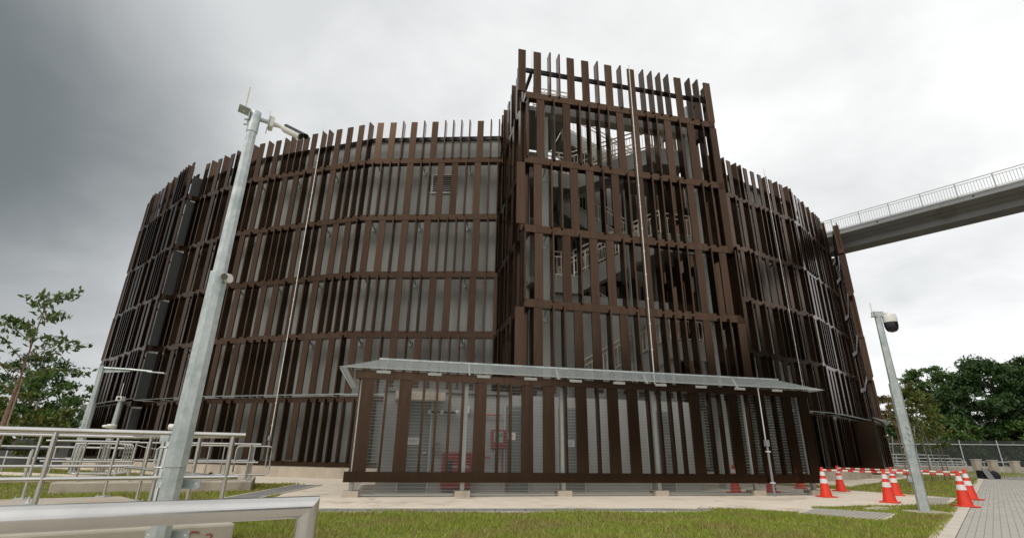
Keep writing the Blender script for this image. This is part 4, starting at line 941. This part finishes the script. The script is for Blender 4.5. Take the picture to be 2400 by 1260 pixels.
for k in range(nfp):
    q = fa.lerp(fb, k / (nfp - 1)); MB().tube([(q.x, q.y, .42), (q.x, q.y, 2.75)], .045, 8).build('post', 'galv_post', fe, True)
    if k < nfp - 1:
        q2 = fa.lerp(fb, (k + 1) / (nfp - 1)); MB().quad((q.x, q.y + .06, .42), (q2.x, q2.y + .06, .42), (q2.x, q2.y + .06, 2.72), (q.x, q.y + .06, 2.72)).build('chain_panel', 'chain_link', fe)
for z in (2.35,): MB().tube([(fa.x, fa.y, z), (fb.x, fb.y, z)], .035, 8).build('top_rail', 'galv_post', fe, True)

# ------------------------------------------------------------------ trees
def leaf_mesh(name, centers, radii, per, size, m, parent, flat=.75, droop=0.0, seed=1, shell=.35, slim=.45):
    g_ = np.random.default_rng(seed); V = []; n_tot = 0
    C_ = []
    for c, r_ in zip(centers, radii):
        k = max(3, int(round(per * r_ ** 2))); d = g_.normal(size=(k, 3)); d /= np.linalg.norm(d, axis=1)[:, None]
        rad = (shell + (1 - shell) * g_.random(k)) * r_ * (1 + .22 * g_.normal(size=k).clip(-1.5, 1.5))
        q = d * rad[:, None]; q[:, 2] *= flat; C_.append(q + np.array(c))
    P = np.vstack(C_); n_ = len(P)
    a = g_.normal(size=(n_, 3)); a[:, 2] -= droop; a /= np.linalg.norm(a, axis=1)[:, None]
    b = g_.normal(size=(n_, 3)); b[:, 2] *= .6; b -= a * (a * b).sum(1)[:, None]; b /= np.linalg.norm(b, axis=1)[:, None]
    s_ = size * (.6 + .8 * g_.random(n_))[:, None]
    v = np.stack([P - a * s_ * .5, P + b * s_ * slim * .5, P + a * s_ * .5, P - b * s_ * slim * .5], 1).reshape(-1, 3)
    me = bpy.data.meshes.new(name); me.vertices.add(len(v)); me.vertices.foreach_set('co', (v - np.array(wloc(parent))).ravel())
    me.loops.add(4 * n_); me.loops.foreach_set('vertex_index', np.arange(4 * n_)); me.polygons.add(n_)
    me.polygons.foreach_set('loop_start', np.arange(0, 4 * n_, 4)); me.polygons.foreach_set('loop_total', np.full(n_, 4)); me.update()
    me.materials.append(M[m]); o = bpy.data.objects.new(name, me); col.objects.link(o); o.parent = parent; return o
def tree(label, x, y, h, rad, m='leaf_dark', seed=1, lobes=40, size=.34, base=.28, group=None, lob=.24, dens=190, top=.0):
    r2 = random.Random(seed); t = thing('broadleaf_tree', label, 'tree', (x, y, 0), group)
    zc, hz = h * (1 + base) / 2, h * (1 - base) / 2; lean = r2.uniform(-.04, .04) * h
    MB().tube([(x, y, -.1), (x + lean * .4, y, h * .25), (x + lean, y + .1, h * .55), (x + lean * 1.2, y, h * .8)], [h * .024, h * .018, h * .011, h * .004], 8).build('trunk', 'bark', t, True)
    cs, rs = [], []; m1 = MB()
    for k in range(lobes):
        a = 2.4 * k + r2.uniform(-.6, .6); zt = -0.92 + 1.84 * (k + r2.random()) / lobes
        env = math.sqrt(max(.05, 1 - zt * zt)) * (1.0 - .12 * max(0, -zt)); d = rad * env * (r2.uniform(.72, 1.02) if k % 4 else r2.uniform(.1, .5))
        rr = rad * lob * r2.uniform(.6, 1.35)
        c = Vector((x + lean + d * math.cos(a), y + d * math.sin(a), zc + zt * (hz - rr * .5) + r2.uniform(-.04, .04) * h)); cs.append(tuple(c)); rs.append(rr)
        if k % 2 == 0:
            st = Vector((x + lean * .8, y, max(h * .2, min(h * .7, c.z - d * .5)))); m1.tube([st, st.lerp(c, .55) + Vector((0, 0, -.04 * h)), c], [h * .008, h * .005, h * .002], 5)
    m1.build('limbs', 'bark', t, True)
    leaf_mesh('crown', cs, rs, dens, size, m, t, .62, .3, seed, .25, .5)
    return t
RT = [('tallest broad dark green tree behind the right fence', 59.0, 62.5, 13.2, 5.6, 'leaf_dark', 64, .20, .22), ('rounded dark tree left of the tallest one behind the right fence', 53.5, 60.5, 9.6, 3.9, 'leaf_dark', 44, .15, .24),
      ('open crowned tree at the left of the wood on the right', 54.6, 66.5, 12.9, 3.3, 'leaf_mid', 24, .52, .27), ('dark tree right of the tallest one behind the fence', 66.5, 63, 12.4, 4.6, 'leaf_dark', 50, .18, .24),
      ('dull dark tree rising behind at the far right edge', 73.5, 70, 15.6, 4.2, 'leaf_dark', 34, .35, .26), ('small dull tree showing above the mesh bay, right', 52.6, 71, 9.6, 2.6, 'leaf_dry', 18, .4, .28),
      ('bushy green tree low behind the right fence', 57.0, 56.0, 5.6, 3.4, 'leaf_mid', 30, .05, .27), ('bushy low tree behind the fence at the far right', 63.5, 54.0, 6.4, 3.8, 'leaf_dark', 32, .05, .27), ('low leafy tree behind the far railings', 49.0, 58.5, 5.8, 3.0, 'leaf_mid', 26, .1, .28)]
for k, (lb, x, y, h, rd, m_, lo, ba, lb_r) in enumerate(RT):
    tree(lb, x, y, h, rd, m_, 20 + k, lo, .36, ba, 'trees beyond the right fence', lb_r, 330)
wd = leaf_mesh('undergrowth', [(43 + 2.0 * k, 60.5 - .62 * k + (k % 2) * 1.6, 1.0) for k in range(18)], [1.9] * 18, 130, .45, 'leaf_dark', None, .9, .1, 77); wd['kind'] = 'stuff'
wd2 = leaf_mesh('thicket', [(47 + 1.9 * k, 68.5 - .55 * k, 1.5 + 1.7 * (k % 3)) for k in range(19)], [2.6] * 19, 150, .5, 'leaf_dark', None, .9, .1, 80); wd2['kind'] = 'stuff'
LT = [('dark flat crowned tree behind the young tree on the left', -44.5, 48, 9.6, 2.9, 'leaf_dark', 26, .55, .27), ('spreading green tree left of the round building', -37.4, 41, 6.6, 2.9, 'leaf_mid', 32, .18, .26), ('green tree close beside the building, boughs reaching right', -33.9, 40, 5.8, 2.0, 'leaf_mid', 22, .35, .27),
      ('leafy light green tree at the left edge', -29.6, 29.5, 4.6, 2.0, 'leaf_light', 26, .12, .28), ('tree filling the far left edge behind the young tree', -44.5, 40, 6.6, 2.6, 'leaf_mid', 26, .15, .26), ('light green bushy tree low behind the left handrail', -27.5, 31.0, 3.2, 1.9, 'leaf_light', 22, .05, .3)]
for k, (lb, x, y, h, rd, m_, lo, ba, lb_r) in enumerate(LT):
    tree(lb, x, y, h, rd, m_, 50 + k, lo, .28, ba, 'trees left of the building', lb_r, 260)
arc = []  # assumed trees beyond the right frame edge, added to darken the fins' reflections
for k in range(34):
    az_ = R(57 + 82 * k / 33)
    for j in range(3): arc.append((math.sin(az_) * (50 + 4 * (j % 2)) + random.uniform(-1, 1), math.cos(az_) * (50 + 4 * (j % 2)), 2.2 + 4.6 * j + random.uniform(-.8, .8)))
wd3 = leaf_mesh('unseen_wood', arc, [3.4] * len(arc), 45, .9, 'leaf_dark', None, .95, .1, 81); wd3['kind'] = 'stuff'
hb = leaf_mesh('hedge', [(-48 + 1.9 * k, 33 + .45 * k, .6) for k in range(12)], [1.3] * 12, 150, .3, 'leaf_mid', None, .8, .1, 78); hb['kind'] = 'stuff'
far = leaf_mesh('distant_wood', [(-75 + 3.1 * k, 88 - (k % 3) * 2, 2.2) for k in range(14)] + [(66 + 3.5 * k, 76 - 1.4 * k, 4) for k in range(9)], [3.2] * 23, 80, .7, 'leaf_dark', None, .9, .1, 79); far['kind'] = 'stuff'
# young staked tree, left
def young(label, x, y, h, top_r, m_, seed, leaf, n_br, stakes, bare=.45, per=14, bm_='bark_young', lean=(0, 0), stake_m='stake', group='young staked trees'):
    r2 = random.Random(seed); t = thing('young_tree', label, 'tree', (x, y, 0), group)
    tp = lambda k: Vector((x + lean[0] * k + .03 * math.sin(5 * k), y + lean[1] * k, h * k))
    m1 = MB(); m1.tube([tp(k / 6) for k in range(7)], [.030 * (1 - .13 * k) * h / 4 for k in range(7)], 8); m1.build('trunk', bm_, t, True)
    cs = []; m1 = MB()
    for k in range(n_br):
        z = bare + (1 - bare) * k / n_br; a = r2.uniform(0, 2 * math.pi); p0 = tp(z); ln = top_r * (1.15 - .65 * (z - bare) / (1 - bare)) * r2.uniform(.6, 1.1)
        e_ = p0 + Vector((math.cos(a) * ln, math.sin(a) * ln, ln * r2.uniform(.25, .75))); mid = p0.lerp(e_, .5) + Vector((0, 0, .08 * ln))
        m1.tube([p0, mid, e_], [.010 * h / 4, .007 * h / 4, .003 * h / 4], 5)
        for j in range(3, 11): 
            q = p0.lerp(mid, j / 5) if j <= 5 else mid.lerp(e_, (j - 5) / 5); cs.append(tuple(q + Vector((r2.uniform(-.05, .05), r2.uniform(-.05, .05), -.04))))
    for j in range(4): cs.append(tuple(tp(1 - .03 * j)))
    m1.build('branches', bm_, t, True)
    leaf_mesh('leaves', cs, [.16 * h / 4] * len(cs), per / (.16 * h / 4) ** 2, leaf, m_, t, .8, .8, seed, .1, .38)
    for dx, dy in stakes:
        m1 = MB(); m1.tube([(x + dx * 1.5, y + dy * 1.5, -.1), (x + dx * .6 + lean[0] * .5, y + dy * .6, h * .58)], .018 * h / 4, 6); m1.build('stake', stake_m, t, True)
    return t
young('young tree tied to a stake at the left edge, leaves drooping', -9.75, 10.05, 4.02, .95, 'leaf_young', 5, .14, 20, ((.07, .03), (-.09, .08)), .5, 5, lean=(.12, 0))
young('thin young tree with sparse yellowing leaves on the lawn, nearest the right mast', 15.7, 21.2, 3.3, .55, 'leaf_dry', 6, .13, 16, ((.3, .1), (-.3, .1), (.15, -.3)), .45, 3, stake_m='stake_grey')
young('young tree with denser foliage behind the right mast', 20.6, 26.2, 4.5, 1.1, 'leaf_light', 8, .20, 26, ((.35, .1), (-.35, .1)), .3, 9, stake_m='stake_grey', bm_='bark')
young('dark stemmed young tree right of the mast', 23.5, 29.0, 4.6, 1.0, 'leaf_light', 9, .20, 22, ((.3, .1),), .42, 7, bm_='bark', stake_m='bark')

# ------------------------------------------------------------------ grass
def inside(P, poly):
    r_ = np.zeros(len(P), bool); n_ = len(poly); x, y = P[:, 0], P[:, 1]
    for i in range(n_):
        x0, y0 = poly[i]; x1, y1 = poly[(i + 1) % n_]
        if y0 == y1: continue
        r_ ^= ((y0 > y) != (y1 > y)) & (x < (x1 - x0) * (y - y0) / (y1 - y0) + x0)
    return r_
strip_poly = [(-6.9, strip_y(-6.9) + .02), (4.35, strip_y(4.35) + .02), (4.3, strip_y(4.3) + .66), (-6.9, strip_y(-6.9) + .66)]
walk_poly = [kp(-9, .07), kp(-9, 14), kp(60, 14), kp(33, .07)]
diag = [tuple(da - wv * .1), tuple(da + wv * 1.1), tuple(db + wv * 1.1), tuple(db - wv * .1)]
cov1 = [(5.75, 11.05), (6.95, 10.2), (8.05, 11.35), (6.8, 12.25)]
round_poly = [tuple(pol(f_, RR + 1.3)[:2]) for f_ in range(-90, 91, 6)]
block = [apron, path2, path_far, strip_poly, walk_poly, diag, cov1, A_poly, B_poly, round_poly]
def scatter(x0, x1, y0, y1, dens):
    n_ = int((x1 - x0) * (y1 - y0) * dens); P = np.stack([rng.uniform(x0, x1, n_), rng.uniform(y0, y1, n_)], 1)
    keep = np.abs(np.degrees(np.arctan2(P[:, 0], P[:, 1]))) < 49
    for b_ in block: keep &= ~inside(P, b_)
    return P[keep]
P = np.vstack([scatter(-7, 9, 6.5, 11.6, 1500), scatter(4, 12, 10, 14, 1100), scatter(-11, -5, 8, 17.5, 700), scatter(9.5, 24, 14.5, 27, 240), scatter(-22, -9, 9, 24, 220), scatter(18, 42, 24, 46, 30)])
n_ = len(P); dist = np.hypot(P[:, 0], P[:, 1]); hgt = rng.uniform(.022, .066, n_) * (1 + .012 * dist); wdt = .006 + .0011 * dist * rng.uniform(.5, 1.5, n_)
patch = np.sin(P[:, 0] * 1.7 + 1.3 * np.sin(P[:, 1] * 1.1)) * np.sin(P[:, 1] * 1.9 + .7 * np.sin(P[:, 0] * 2.3)); hgt *= 1 + .45 * patch
th = rng.uniform(0, 2 * np.pi, n_); ln_ = rng.uniform(.1, .9, n_) * hgt; la = rng.uniform(0, 2 * np.pi, n_)
bx_, by_ = np.cos(th) * wdt / 2, np.sin(th) * wdt / 2; z0 = np.full(n_, .0)
v = np.stack([np.stack([P[:, 0] - bx_, P[:, 1] - by_, z0], 1), np.stack([P[:, 0] + bx_, P[:, 1] + by_, z0], 1), np.stack([P[:, 0] + np.cos(la) * ln_, P[:, 1] + np.sin(la) * ln_, hgt], 1)], 1).reshape(-1, 3)
me = bpy.data.meshes.new('grass'); me.vertices.add(3 * n_); me.vertices.foreach_set('co', v.ravel()); me.loops.add(3 * n_); me.loops.foreach_set('vertex_index', np.arange(3 * n_)); me.polygons.add(n_)
me.polygons.foreach_set('loop_start', np.arange(0, 3 * n_, 3)); me.polygons.foreach_set('loop_total', np.full(n_, 3)); me.update(); me.materials.append(M['grass_blade'])
go = bpy.data.objects.new('grass', me); col.objects.link(go); go['kind'] = 'stuff'; go['label'] = 'short green and straw coloured lawn grass around the paving'
